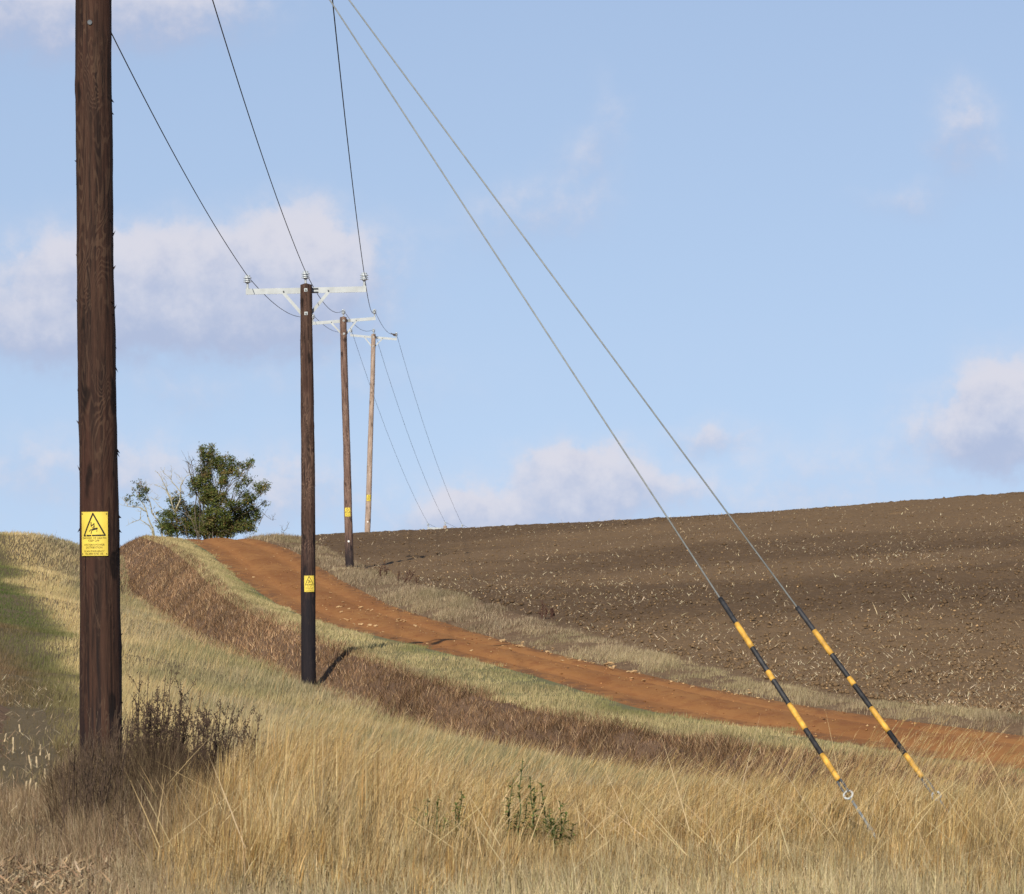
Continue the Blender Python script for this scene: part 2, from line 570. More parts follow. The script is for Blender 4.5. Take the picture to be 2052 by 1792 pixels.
W_ = 'w'
fB = feature([(-10, 19, -2.2, W_), (15, 14.4, -2.3, W_), (40, 9.3, -2.65, W_), (55, 6.3, -2.85, W_), (70, 1570, 1592), (80, 1210, 1552), (90, 930, 1492), (100, 740, 1420), (112, 600, 1367),
              (120, 492, 1322), (135, 412, 1290), (148, 357, 1259), (178, 300, 1222), (200, 264, 1197), (222, 228, 1165), (240, 192, 1130), (262, -18.5, -0.5, W_), (300, -22.5, -2.2, W_), (421, -33, -9.5, W_)])
fT = feature([(-10, 20.6, -1.7, W_), (15, 16.0, -1.9, W_), (40, 10.8, -2.45, W_), (55, 7.8, -2.55, W_), (70, 1770, 1533), (80, 1390, 1481), (90, 1085, 1427), (100, 870, 1362), (112, 705, 1306),
              (120, 592, 1258), (135, 508, 1222), (148, 457, 1192), (178, 402, 1135), (200, 372, 1110), (222, 338, 1088), (240, 292, 1075), (262, -16.7, 0.35, W_), (300, -20.8, -1.6, W_), (421, -31, -9.3, W_)])
fL = feature([(-10, 22.8, -1.7, W_), (15, 18.2, -1.95, W_), (40, 12.9, -2.55, W_), (55, 9.7, -2.68, W_), (70, 2052, 1553), (75, 1800, 1510), (80, 1640, 1480), (90, 1300, 1430), (102, 1080, 1356), (111, 900, 1311),
              (120, 745, 1272), (130, 645, 1250), (148, 560, 1214), (178, 482, 1163), (200, 450, 1137), (222, 418, 1105), (240, 372, 1080), (262, -15.3, 0.30, W_), (300, -19.2, -1.6, W_), (421, -29.4, -9.3, W_)])
fR = feature([(-10, 26, -1.7, W_), (15, 21.3, -1.95, W_), (40, 16.0, -2.55, W_), (55, 12.8, -2.68, W_), (70, 2560, 1550), (80, 2110, 1482), (90, 1715, 1432), (100, 1450, 1387), (110, 1215, 1335),
              (120, 1035, 1292), (130, 935, 1262), (148, 790, 1217), (178, 690, 1166), (200, 640, 1137), (222, 585, 1102), (240, 510, 1079), (262, -12.2, 0.28, W_), (300, -16, -1.6, W_), (421, -26, -9.3, W_)])
fV = feature([(-10, 27.6, -1.5, W_), (15, 22.9, -1.75, W_), (40, 17.6, -2.45, W_), (55, 14.4, -2.55, W_), (70, 2830, 1535), (80, 2340, 1472), (90, 1930, 1428), (100, 1650, 1393), (110, 1400, 1334),
              (120, 1205, 1279), (130, 1085, 1245), (148, 925, 1195), (178, 798, 1165), (196, 740, 1141), (222, 665, 1106), (240, 608, 1077), (262, -10.2, 0.35, W_), (300, -14, -1.6, W_), (421, -24, -9.3, W_)])


def fX(f, y):
    return np.interp(y, YS, f[0])


def fZ(f, y):
    return np.interp(y, YS, f[1])


class TPS:
    def __init__(self, pts):
        p = np.array(pts, float)
        self.s = 50.0
        self.c = p[:, :2] / self.s
        n = len(p)
        A = np.zeros((n + 3, n + 3))
        A[:n, :n] = self.k(self.c, self.c) + np.eye(n) * 2e-4
        A[:n, n] = 1
        A[:n, n + 1:] = self.c
        A[n, :n] = 1
        A[n + 1:, :n] = self.c.T
        self.w = np.linalg.solve(A, np.concatenate([p[:, 2], [0, 0, 0]]))

    @staticmethod
    def k(a, b):
        d2 = ((a[:, None, :] - b[None, :, :]) ** 2).sum(-1)
        return 0.5 * d2 * np.log(d2 + 1e-12)

    def __call__(self, x, y):
        x = np.asarray(x, float)
        q = np.stack([x.ravel(), np.asarray(y, float).ravel()], -1) / self.s
        out = np.empty(len(q))
        n = len(self.c)
        for i in range(0, len(q), 40000):
            z = q[i:i + 40000]
            out[i:i + 40000] = self.k(z, self.c) @ self.w[:n] + self.w[n] + z @ self.w[n + 1:]
        return out.reshape(x.shape)


def px2x(px, Y):
    return (px - CX) / F * Y


lp = []
for Y, rows in {15: [(-40, -1.6), (-10, -1.66), (0, -1.66), (9, -1.72)], -10: [(-40, -1.6), (0, -1.62), (12, -1.65)],
                30: [(-8, -1.72), (-3, -1.72), (0, -1.72), (4, -1.74), (8, -1.92)], 40: [(-40, -1.6), (-10, -1.70), (-3, -1.72), (1, -1.75), (5, -1.92)],
                50: [(-8, -1.70), (-4, -1.75), (-1.4, -1.86), (0.75, -2.1)]}.items():
    for x, z in rows:
        lp.append((x, Y, z))
for Y, rows in {60: [(100, -1.71), (400, -1.81), (700, -2.02), (1200, -2.45)], 70: [(700, -2.23), (1200, -2.80)], 80: [(0, -1.68), (100, -1.72), (400, -2.07), (700, -2.43)],
                110: [(0, -1.5), (100, -1.6), (400, -2.18)], 150: [(0, -1.15), (120, -1.29), (250, -1.78)], 180: [(-60, -0.5), (0, -0.55), (100, -0.72)],
                210: [(-100, 0.50), (0, 0.55), (60, 0.53), (110, 0.40), (160, 0.08)], 235: [(-60, 0.5), (20, 0.42), (100, 0.2)]}.items():
    for px, z in rows:
        lp.append((px2x(px, Y), Y, z))
lp += [(-40, 110, -0.9), (-40, 160, -0.4), (-45, 210, 0.9), (-30, 300, -2), (-26, 340, -4), (-45, 421, -9), (-60, 300, -2)]
for Y in (-10, 15, 30, 45, 60, 70, 80, 90, 100, 110, 120, 135, 150, 165, 180, 200, 220, 240, 262, 300, 360, 420):
    lp.append((fX(fB, Y), Y, fZ(fB, Y)))
zleft = TPS(lp)

rp = [(20, 40, -2.3), (16, 70, -2.6), (12, 90, -2.52), (20, 90, -2.2), (10.6, 120, -1.55), (20, 120, -1.1), (6, 150, -0.95), (13.3, 150, -0.45), (25, 150, 0.25), (5, 190, -0.12), (16.8, 190, 0.64), (30, 190, 1.4),
      (60, 90, -0.6), (60, 190, 3.0), (60, 260, 4.0), (60, -10, -1.0), (60, 420, -5)]
for px, py, Y in [(750, 1068.5, 245), (900, 1062.5, 243), (1100, 1053, 240), (1300, 1044, 238), (1500, 1032, 235), (1700, 1015, 232), (2052, 990, 230), (2400, 966, 230)]:
    v = P(px, py, Y)
    rp.append((v.x, v.y, v.z))
for px, py, Y in [(760, 1110, 275), (1000, 1090, 275), (1300, 1075, 272), (1700, 1046, 272), (2052, 1020, 270), (2400, 995, 270)]:
    v = P(px, py, Y)
    rp.append((v.x, v.y, v.z))
rp += [(-6, 320, -3), (10, 320, -2), (30, 320, 0), (-4.3, 375, -6.6), (20, 375, -5), (-10, 420, -9), (20, 420, -8)]
for Y in (-10, 15, 40, 60, 75, 90, 100, 110, 120, 135, 150, 165, 180, 200, 220, 240, 262, 300, 360, 420):
    rp.append((fX(fV, Y), Y, fZ(fV, Y)))
zfield = TPS(rp)


def strip_z(x, y):
    """height on the ditch bank, verge, track and grey verge"""
    out = np.zeros_like(x)
    fs = [fB, fT, fL, fR, fV]
    for i in range(4):
        xa, xb = fX(fs[i], y), fX(fs[i + 1], y)
        t = np.clip((x - xa) / (xb - xa), 0, 1)
        za, zb = fZ(fs[i], y), fZ(fs[i + 1], y)
        z = za + (zb - za) * t + prof(i, t, y)
        mk = (x >= xa) & (x <= xb)
        out = np.where(mk, z, out)
    return out


def prof(i, t, y):
    if i == 0:
        return 0.16 * np.sin(t * np.pi) * np.sin(t * np.pi * 0.5)       # rounded shoulder of the bank
    if i == 1:
        return 0.015 * np.sin(t * np.pi) + 0.05 * np.sin(np.pi * t) * (vnoise(t * 0 + y, t * 3, 0.3, 5) - 0.5)
    if i == 2:
        return 0.06 * np.sin(t * np.pi) - 0.075 * (np.exp(-((t - 0.27) / 0.09) ** 2) + np.exp(-((t - 0.73) / 0.09) ** 2))
    return 0.05 * np.sin(t * np.pi) + 0.07 * np.sin(np.pi * t) * (vnoise(t * 2, y, 0.35, 9) - 0.3)


def zground(x, y):
    x = np.asarray(x, float)
    y = np.asarray(y, float)
    xb, xv = fX(fB, y), fX(fV, y)
    z = strip_z(x, y)
    ml, mr = x < xb, x > xv
    if ml.any():
        z = np.where(ml, zleft(x, y), z)
    if mr.any():
        z = np.where(mr, zfield(x, y), z)
    return z


def zg(x, y):
    return float(zground(np.array([x]), np.array([y]))[0])


def grid_quads(nr, nc):
    i = np.arange(nr - 1)[:, None] * nc + np.arange(nc - 1)[None, :]
    return np.stack([i, i + 1, i + nc + 1, i + nc], -1).reshape(-1, 4)


def sheet(name, xa_f, xb_f, ys, us, mat, zf, left=None, right=None, disp=None, col=False):
    yy = np.repeat(ys[:, None], len(us), 1)
    xa, xb = xa_f(ys)[:, None], xb_f(ys)[:, None]
    xx = xa + (xb - xa) * us[None, :]
    zz = zf(xx, yy)
    if disp is not None:
        zz = zz + disp(xx, yy)
    if left is not None:
        zz[:, 0] = fZ(left, ys)
    if right is not None:
        zz[:, -1] = fZ(right, ys)
    c = None
    if col:
        c = np.repeat(np.repeat(us[None, :], len(ys), 0).reshape(-1, 1), 3, 1)
    o = mesh_np(name, np.stack([xx, yy, zz], -1), quads=grid_quads(len(ys), len(us)), mat=mat, smooth=True, col=c)
    return tag(o, kind='structure')


ys_a = np.concatenate([np.arange(-10, 60, 1.0), np.arange(60, 262, 0.8), np.arange(262, 421, 4.0)])
# left: rough grass down to the ditch
u_left = np.concatenate([np.linspace(0, 0.55, 12)[:-1], np.linspace(0.55, 1, 46)])
sheet('grass_slope', lambda y: np.full_like(y, -60.0), lambda y: fX(fB, y), ys_a, u_left, M['thatch'], lambda x, y: zleft(x, y), right=fB,
      disp=lambda x, y: 0.10 * (fbm(x, y, 0.5, 3) - 0.5) * np.clip((x + 50) / 10, 0, 1))


def strip_sheet(name, i, fa, fb, nu, mat, ys, jit=0.0, col=False):
    def zf(x, y):
        xa, xb = fX(fa, y), fX(fb, y)
        t = np.clip((x - xa) / (xb - xa), 0, 1)
        return fZ(fa, y) * (1 - t) + fZ(fb, y) * t + prof(i, t, y)
    return sheet(name, lambda y: fX(fa, y), lambda y: fX(fb, y), ys, np.linspace(0, 1, nu), mat, zf, left=fa, right=fb,
                 disp=(lambda x, y: jit * (rng.random(x.shape) - 0.5)) if jit else None, col=col)


strip_sheet('ditch_bank', 0, fB, fT, 9, M['bank'], ys_a, 0.06)
strip_sheet('grass_verge', 1, fT, fL, 7, M['verge'], ys_a, 0.03)
ys_t = np.concatenate([np.arange(-10, 66, 1.0), np.arange(66, 262, 0.3), np.arange(262, 421, 4.0)])
track_o = strip_sheet('dirt_track', 2, fL, fR, 26, M['track'], ys_t, 0.022, col=True)
strip_sheet('rough_verge', 3, fR, fV, 9, M['greyverge'], ys_a, 0.05)


# ploughed field: fine cloddy part in view, coarse part around it
def xfine(y):
    return np.maximum(0.0885 * y + 3.0, fX(fV, y) + 2.5)


def clods(x, y):
    n = fbm(x, y, 1.1, 21, 2) - 0.5
    lump = vnoise(x, y * 0.8, 5.0, 33)
    d = 0.10 * n + 0.055 * np.where(lump > 0.55, lump - 0.55, 0) * 2.2 + 0.035 * (rng.random(x.shape) - 0.5)
    t = np.clip((x - fX(fV, y)) / 1.2, 0, 1)
    return d * t


ysf = np.concatenate([np.arange(74, 150, 0.25), np.arange(150, 215, 0.32), np.arange(215, 262, 0.26)])
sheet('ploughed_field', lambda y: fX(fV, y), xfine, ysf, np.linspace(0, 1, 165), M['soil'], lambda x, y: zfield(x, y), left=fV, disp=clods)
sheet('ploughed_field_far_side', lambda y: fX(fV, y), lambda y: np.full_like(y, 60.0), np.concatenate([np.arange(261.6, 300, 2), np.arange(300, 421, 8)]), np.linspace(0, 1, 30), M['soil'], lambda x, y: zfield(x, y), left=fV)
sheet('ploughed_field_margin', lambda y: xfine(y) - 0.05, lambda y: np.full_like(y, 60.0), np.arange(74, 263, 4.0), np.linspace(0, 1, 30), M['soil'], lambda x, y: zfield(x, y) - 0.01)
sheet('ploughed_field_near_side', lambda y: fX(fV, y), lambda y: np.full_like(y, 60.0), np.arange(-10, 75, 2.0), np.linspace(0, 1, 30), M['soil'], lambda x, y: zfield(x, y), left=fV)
# low country beyond, to the horizon
gv = MB()
gv.lathe([(6000, -14.0), (5990, -13.9)], 48)
far = gv.build('ground', M['far'])
tag(far, kind='structure')


# ------------------------------------------------------------------ grass
def blades(name, x, y, h, w_, lean, lean_az, col, S=2, mat=None, curl=1.7, z=None, sink=0.02, parent=None, facing=None, tipcol=None):
    N = len(x)
    if z is None:
        z = zground(x, y)
    t = np.linspace(0, 1, S + 1)
    if facing is None:
        facing = rng.uniform(-0.9, 0.9, N)          # mostly broadside to the wind
    wx, wy = np.cos(facing), np.sin(facing)
    lx, ly = np.cos(lean_az) * lean, np.sin(lean_az) * lean
    V = np.zeros((N, 2 * S + 1, 3), np.float32)
    up = np.sqrt(np.clip(1 - lean ** 2, 0.04, 1))
    for i in range(S + 1):
        tt = t[i]
        k = tt ** curl
        cxp = x + lx * h * k
        cyp = y + ly * h * k
        czp = z - sink + (h * up + sink) * tt
        ww = w_ * 0.5 * (1 - 0.55 * tt)
        if i < S:
            V[:, 2 * i] = np.stack([cxp - wx * ww, cyp - wy * ww, czp], -1)
            V[:, 2 * i + 1] = np.stack([cxp + wx * ww, cyp + wy * ww, czp], -1)
        else:
            V[:, 2 * S] = np.stack([cxp, cyp, czp], -1)
    base = np.arange(N)[:, None] * (2 * S + 1)
    qs = [np.stack([base[:, 0] + 2 * i, base[:, 0] + 2 * i + 1, base[:, 0] + 2 * i + 3, base[:, 0] + 2 * i + 2], -1) for i in range(S - 1)]
    quads = np.concatenate(qs) if qs else None
    tris = np.stack([base[:, 0] + 2 * S - 2, base[:, 0] + 2 * S - 1, base[:, 0] + 2 * S], -1)
    C = np.repeat(col[:, None, :], 2 * S + 1, 1)
    o = mesh_np(name, V, quads, tris, mat or M['grass'], parent, C.reshape(-1, 3))
    return tag(o, kind='stuff')


def pick(N, palette, weights, var=0.18):
    pal = np.array(palette, float)
    idx = rng.choice(len(pal), N, p=np.array(weights) / np.sum(weights))
    c = pal[idx] * rng.uniform(1 - var, 1 + var, (N, 1)) * rng.uniform(0.95, 1.05, (N, 3))
    return np.clip(c, 0.004, 0.95)


def blendpal(c1, c2, f):
    return c1 * (1 - f[:, None]) + c2 * f[:, None]


GOLD = [(0.46, 0.30, 0.115), (0.54, 0.385, 0.17), (0.36, 0.215, 0.075), (0.62, 0.48, 0.26), (0.24, 0.145, 0.06)]
PALE = [(0.46, 0.37, 0.20), (0.54, 0.45, 0.27), (0.34, 0.27, 0.14), (0.26, 0.20, 0.11)]
GREYB = [(0.27, 0.190, 0.110), (0.36, 0.270, 0.165), (0.15, 0.100, 0.060), (0.46, 0.365, 0.24)]
GREEN = [(0.066, 0.090, 0.027), (0.088, 0.110, 0.038), (0.13, 0.14, 0.058), (0.042, 0.062, 0.019)]
STRAWG = [(0.33, 0.275, 0.155), (0.40, 0.335, 0.20), (0.235, 0.205, 0.105), (0.46, 0.37, 0.225)]
BROWN = [(0.195, 0.120, 0.066), (0.255, 0.162, 0.094), (0.122, 0.076, 0.044), (0.40, 0.285, 0.178), (0.070, 0.046, 0.029)]
GREYV = [(0.240, 0.182, 0.115), (0.31, 0.24, 0.155), (0.145, 0.105, 0.066), (0.39, 0.315, 0.21), (0.085, 0.058, 0.038)]


def samp_y(N, a, b, p):
    """distances between a and b with density falling as Y^-p"""
    u = rng.random(N)
    if abs(p - 1) < 1e-6:
        return a * (b / a) ** u
    q = 1 - p
    return (a ** q + u * (b ** q - a ** q)) ** (1 / q)


# --- tall golden grass in front, growing in tussocks
TOPS_X = [300, 420, 520, 640, 760, 900, 1000, 1120, 1300, 1450, 1600, 1700, 1800, 1900, 2052, 2300]
TOPS_H = [0.26, 0.34, 0.54, 0.58, 0.46, 0.34, 0.25, 0.20, 0.19, 0.21, 0.25, 0.27, 0.28, 0.27, 0.24, 0.23]


def tall_zone(N, y0, y1, x0=330, x1=2330):
    y = y0 + (y1 - y0) * rng.random(N)
    px = rng.uniform(x0, x1, N)
    return px2x(px, y), y, px


def front_edge(px):
    return 28.2 + 2.4 * (vnoise(px, px * 0, 0.006, 301) - 0.3) + 0.8 * (vnoise(px, px * 0, 0.03, 302) - 0.5)


def tussocks(n, y0, y1, x0, x1, per):
    """n tussocks -> blade arrays; each tussock shares its tone and the way it is combed"""
    tx, ty, tp = tall_zone(n, y0, y1, x0, x1)
    keep = ty > front_edge(tp)
    tx, ty, tp = tx[keep], ty[keep], tp[keep]
    n = len(tx)
    cnt = rng.integers(per // 3, per * 5 // 3, n)
    idx = np.repeat(np.arange(n), cnt)
    m = len(idx)
    sp = rng.uniform(0.012, 0.055, n)[idx]
    x = tx[idx] + rng.normal(0, 1, m) * sp
    y = ty[idx] + rng.normal(0, 1, m) * sp
    return x, y, tp[idx], idx, n


x, y, px, idx, nt_ = tussocks(4700, 27.2, 39.0, 330, 2330, 19)
N = len(x)
hm = np.interp(px, TOPS_X, TOPS_H) * rng.uniform(0.55, 1.32, nt_)[idx] * np.interp(y, [27.2, 29.3, 31.6, 36.5, 39.0], [0.3, 0.55, 1.0, 1.0, 0.7]) * (1 - 0.5 * ((px > 1540) & (px < 1800) & (y < 33.3)))
h = hm * rng.uniform(0.45, 1.12, N)
gust = fbm(x, y, 0.6, 47)
tone = rng.random(nt_)[idx]
gold = pick(N, GOLD, [4, 3, 2.5, 1.5, 2.4], 0.38)
palec = pick(N, PALE, [3, 3, 2, 2], 0.38)
f = np.clip((fbm(x, y, 0.7, 50) - 0.45) * 2.0 + (tone - 0.5) * 0.9, 0, 0.75)
c = blendpal(gold, palec, f) * rng.uniform(0.5, 1.28, nt_)[idx][:, None]
blades('tall_golden_grass', x, y, h, np.minimum(0.0016 + rng.gamma(2.0, 0.0011, N), 0.009), np.clip(0.04 + 0.34 * gust + rng.normal(0, 0.14, nt_)[idx] + rng.normal(0, 0.14, N), 0.0, 0.9),
       rng.normal(0.15, 0.9, nt_)[idx] + rng.normal(0, 0.6, N), c, S=3, curl=1.8)

# thatch under it: bent, broken, lying at all angles
N = 52000
x, y, px = tall_zone(N, 29.6, 41.5, 300, 2330)
keep = (y > front_edge(px) - 0.4) | (rng.random(N) < 0.3)
x, y, px = x[keep], y[keep], px[keep]
N = len(x)
f = np.clip(fbm(x, y, 1.0, 52) * 1.6 - 0.4, 0, 1)
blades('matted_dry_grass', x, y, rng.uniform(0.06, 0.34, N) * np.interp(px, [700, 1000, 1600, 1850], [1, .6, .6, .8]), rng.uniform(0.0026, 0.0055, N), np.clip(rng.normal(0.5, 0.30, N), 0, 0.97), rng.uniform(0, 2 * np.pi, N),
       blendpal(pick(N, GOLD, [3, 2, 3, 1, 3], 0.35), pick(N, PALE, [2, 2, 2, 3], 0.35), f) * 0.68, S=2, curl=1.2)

# feathery flowering heads
N = 5200
x, y, px = tall_zone(N, 31.2, 39, 430, 2330)
keep = rng.random(N) < np.interp(px, [430, 600, 900, 1150, 1500, 1750, 1950, 2330], [0.35, 0.6, 0.4, 0.30, 0.36, 0.40, 0.24, 0.10])
x, y, px = x[keep], y[keep], px[keep]
N = len(x)
h = (np.interp(px, TOPS_X, TOPS_H) * 0.85 + np.interp(px, [900, 1200, 1600, 1850, 2000], [0.13, 0.14, 0.2, 0.36, 0.26])) * rng.uniform(0.7, 1.3, N)
la = rng.normal(0.05, 0.35, N)
le = np.clip(rng.normal(0.42, 0.14, N), 0.05, 0.8)
cst = pick(N, [(0.48, 0.34, 0.15), (0.56, 0.43, 0.23), (0.36, 0.235, 0.10)], [3, 2, 2])
zb = zground(x, y)
blades('flowering_grass_stalks', x, y, h, rng.uniform(0.0020, 0.0032, N), le, la, cst, S=4, curl=2.2, z=zb)
K = 9
rep = lambda a: np.repeat(a, K)
tt = rep(np.ones(N)) * rng.uniform(0.74, 1.0, N * K)
up = np.sqrt(1 - rep(le) ** 2)
hx = rep(x) + np.cos(rep(la)) * rep(le) * rep(h) * tt ** 2.2
hy = rep(y) + np.sin(rep(la)) * rep(le) * rep(h) * tt ** 2.2
hz = rep(zb) + rep(h) * up * tt
blades('feathery_grass_heads', hx, hy, rng.uniform(0.03, 0.10, N * K), rng.uniform(0.0016, 0.003, N * K), np.clip(rng.normal(0.72, 0.18, N * K), 0.1, 0.96),
       rng.normal(0.0, 0.5, N * K), np.repeat(cst, K, 0) * rng.uniform(0.85, 1.2, (N * K, 1)), S=1, z=hz, sink=0.0, curl=1.0)

# long broken straws crossing the grass
N = 620
x, y, px = tall_zone(N, 29.4, 36, 300, 2330)
blades('broken_straws', x, y, rng.uniform(0.15, 0.62, N), rng.uniform(0.003, 0.0062, N), np.clip(rng.normal(0.72, 0.25, N), 0.1, 0.985), rng.choice([0, np.pi], N) + rng.normal(0, 0.5, N),
       pick(N, [(0.62, 0.49, 0.28), (0.55, 0.42, 0.22), (0.46, 0.34, 0.17)], [2, 2, 2]), S=2, curl=1.05, z=zground(x, y) + rng.uniform(0.0, 0.22, N), sink=0.0)

# short pale turf at the very front
N = 34000
y = rng.uniform(26.5, 31.9, N)
px = rng.uniform(-200, 2330, N)
x = px2x(px, y)
tf = fbm(x, y, 2.2, 60)
keep = (rng.random(N) < np.clip(tf * 2.2 - 0.35, 0.15, 1)) & (rng.random(N) < np.clip((px - 20) / 260, 0.12, 1))
x, y, px, tf = x[keep], y[keep], px[keep], tf[keep]
N = len(x)
f = np.clip((px - 150) / 500, 0, 1)
blades('short_pale_turf', x, y, rng.uniform(0.03, 0.17, N) * (0.1 + 1.9 * tf), rng.uniform(0.003, 0.005, N), np.clip(rng.normal(0.38, 0.27, N), 0, 0.95), rng.uniform(0, 2 * np.pi, N),
       blendpal(pick(N, GREYB, [3, 3, 2, 2]), pick(N, PALE, [3, 3, 2.5, 2], 0.35), f) * (0.6 + 0.7 * fbm(x, y, 1.1, 61))[:, None], S=2)

# brown dead growth round the near pole
N = 52000
y = rng.uniform(31, 44, N)
px = rng.uniform(-220, 560, N)
x = px2x(px, y)
keep = (rng.random(N) < np.clip(1.25 - (px - 330) / 230, 0, 1)) & ((px > 105 + 25 * (vnoise(y, y * 0, 1.0, 5) - .5)) | (y < 40.2) | (rng.random(N) < 0.06)) & (fbm(x, y, 1.6, 63) > 0.33)
x, y, px = x[keep], y[keep], px[keep]
N = len(x)
hh = np.interp(px, [-200, 90, 150, 260, 420, 560], [0.10, 0.12, 0.24, 0.27, 0.28, 0.36]) * rng.uniform(0.3, 1.35, N)
f = np.clip((px - 300) / 240, 0, 0.75)
blades('dead_brown_grass', x, y, hh, rng.uniform(0.0022, 0.005, N), np.clip(rng.normal(0.45, 0.30, N), 0, 0.97), rng.uniform(0, 2 * np.pi, N),
       blendpal(pick(N, GREYB, [3, 2, 3.4, 0.8], 0.3), pick(N, GOLD, [3, 2, 3, 1, 3], 0.3), f) * 0.9, S=2, curl=1.4)

# dark dead stalks and leaves among the docks
N = 24000
y = rng.uniform(32.6, 39.2, N)
px = rng.normal(265, 112, N)
x = px2x(px, y)
keep = (px > 100) & (px < 520) & (fbm(x, y, 2.0, 66) > 0.38)
x, y, px = x[keep], y[keep], px[keep]
N = len(x)
blades('dock_undergrowth', x, y, np.interp(px, [100, 200, 300, 400, 520], [0.34, 0.46, 0.52, 0.46, 0.32]) * rng.uniform(0.2, 1.2, N) * np.interp(y, [33, 36.5], [0.5, 1.0]), rng.uniform(0.002, 0.0045, N), np.clip(rng.normal(0.4, 0.28, N), 0, 0.95), rng.uniform(0, 6.28, N),
       pick(N, [(0.062, 0.042, 0.027), (0.036, 0.025, 0.017), (0.10, 0.07, 0.042), (0.26, 0.19, 0.11)], [3, 3.5, 2, 1.2]), S=2, curl=1.6)

# --- left slope: green strip, yellow strip, pale sward
GE_Y = [40, 45, 60, 80, 110, 128, 158, 195, 212, 240]
GE_X = [-2.9, -3.3, -4.4, -5.9, -8.3, -9.9, -13.2, -16.7, -18.9, -24]      # right edge of the mown green strip
GL_X = [-3.0, -3.5, -4.85, -6.6, -9.4, -11.4, -16.5, -22, -25, -30]       # its left edge, towards the stubble


def slope_cols(x, y):
    n = len(x)
    ge, gl = np.interp(y, GE_Y, GE_X), np.interp(y, GE_Y, GL_X)
    wob = (fbm(x, y * 0.3, 0.6, 71) - 0.5) * 1.4
    green = pick(n, GREEN, [3, 3, 2, 2])
    yellow = pick(n, PALE, [3, 3, 0.8, 0.3]) * np.array([1.20, 1.12, 0.95])
    sward = pick(n, STRAWG, [3, 2.5, 2.5, 2], 0.3) * np.array([0.84, 0.84, 0.86])
    brown = pick(n, [(0.165, 0.108, 0.062), (0.11, 0.07, 0.042), (0.24, 0.165, 0.10)], [3, 3, 1.5], 0.3)
    sd = (x + wob - ge)
    k = np.clip(sd / np.interp(y, [50, 200], [1.4, 2.0]), 0, 1)
    c = blendpal(yellow, sward, np.clip(k * 1.6 - 0.45, 0, 1) * np.clip(0.88 + (fbm(x, y * 0.4, 0.5, 75) - 0.5) * 1.6, 0, 1))
    damp = np.clip((fbm(x, y * 0.25, 0.35, 77) - 0.38) * 3, 0, 0.65)
    c = blendpal(c, pick(n, [(0.17, 0.165, 0.075), (0.22, 0.20, 0.095)], [1, 1]), damp * np.clip(k, 0, 1))
    gmask = 1 / (1 + np.exp((x + wob - ge) * 4.5))
    c = blendpal(c, green, gmask)
    bmask = 1 / (1 + np.exp((x + wob - gl) * 3.5))
    c = blendpal(c, brown, bmask)
    return c, gmask, bmask


N = 178000
y = samp_y(N, 42, 240, 1.6)
wl = px2x(-220, y)
x = wl + (fX(fB, y) + 0.1 - wl) * rng.random(N)
N2 = 30000                                  # the crest is seen edge-on: closer growth
y2 = rng.uniform(165, 246, N2)
x2 = px2x(-90, y2) + (fX(fB, y2) - px2x(-90, y2)) * rng.random(N2)
x, y = np.concatenate([x, x2]), np.concatenate([y, y2])
N = len(x)
keep = (x < px2x(2250, y)) & ~((x < np.interp(y, GE_Y, GL_X)) & (y < 60) & (rng.random(N) < 0.9))
x, y = x[keep], y[keep]
N = len(x)
c, gm, bm = slope_cols(x, y)
tuft = fbm(x, y, 1.6, 80)
h = (0.07 + 0.12 * tuft) * rng.uniform(0.6, 1.3, N) * (1 - 0.45 * gm)
blades('slope_grass', x, y, h, 0.003 + 0.00007 * y * rng.uniform(0.7, 1.4, N), np.clip(rng.normal(0.42, 0.22, N), 0, 0.95), rng.normal(0.4, 1.1, N), c, S=2, curl=1.5)

# taller loose bents over the slope
N = 15000
y = samp_y(N, 46, 225, 1.9)
wl = np.interp(y, GE_Y, GE_X)
x = wl + (fX(fB, y) - wl) * rng.random(N)
keep = (x < px2x(2250, y)) & (fbm(x, y, 0.45, 84) > 0.44)
x, y = x[keep], y[keep]
N = len(x)
blades('loose_bents', x, y, rng.uniform(0.15, 0.36, N), 0.0025 + 0.00004 * y, np.clip(rng.normal(0.4, 0.15, N), 0, 0.9), rng.normal(0.2, 0.5, N),
       blendpal(pick(N, PALE, [3, 3, 2, 1]), pick(N, GOLD, [3, 3, 2, 2, 1]), rng.random(N)), S=2)

# --- ditch bank: brown combed dead growth
N = 104000
y = samp_y(N, 58, 250, 1.5)
u = rng.random(N) ** 0.95
x = fX(fB, y) - 0.25 + (fX(fT, y) - fX(fB, y) + 0.35) * u
keep = (x < px2x(2280, y)) & (x > px2x(100, y))
x, y, u = x[keep], y[keep], u[keep]
N = len(x)
big = 0.65 * fbm(x * 1.2, y * 0.16, 0.5, 90) + 0.35 * fbm(x, y * 0.5, 1.6, 91)
c = pick(N, BROWN, [3, 3, 2.6, 1.5, 1.6], 0.3) * np.array([1.03, 1.0, 0.94]) * (0.42 + 1.65 * big[:, None])
f = np.clip((u - 1.0) * 3.0 + (fbm(x, y * 0.35, 0.7, 92) - 0.5) * 2.6, 0, 1)
c = blendpal(c, pick(N, STRAWG, [3, 2, 2, 2]) * 0.85, f)
foot = np.clip((0.12 - u) * 9, 0, 0.8)
c = blendpal(c, pick(N, [(0.36, 0.25, 0.165), (0.26, 0.17, 0.11)], [1, 1]), foot)
blades('bank_dead_growth', x, y, rng.uniform(0.04, 0.20, N) * (0.25 + 1.4 * fbm(x, y * 0.5, 1.1, 93)), 0.004 + 0.00006 * y * rng.uniform(0.7, 1.4, N), np.clip(rng.normal(0.70, 0.25, N), 0, 0.97),
       rng.normal(0.35, 1.5, N), c, S=2, curl=1.1, facing=rng.uniform(0, 3.14, N))

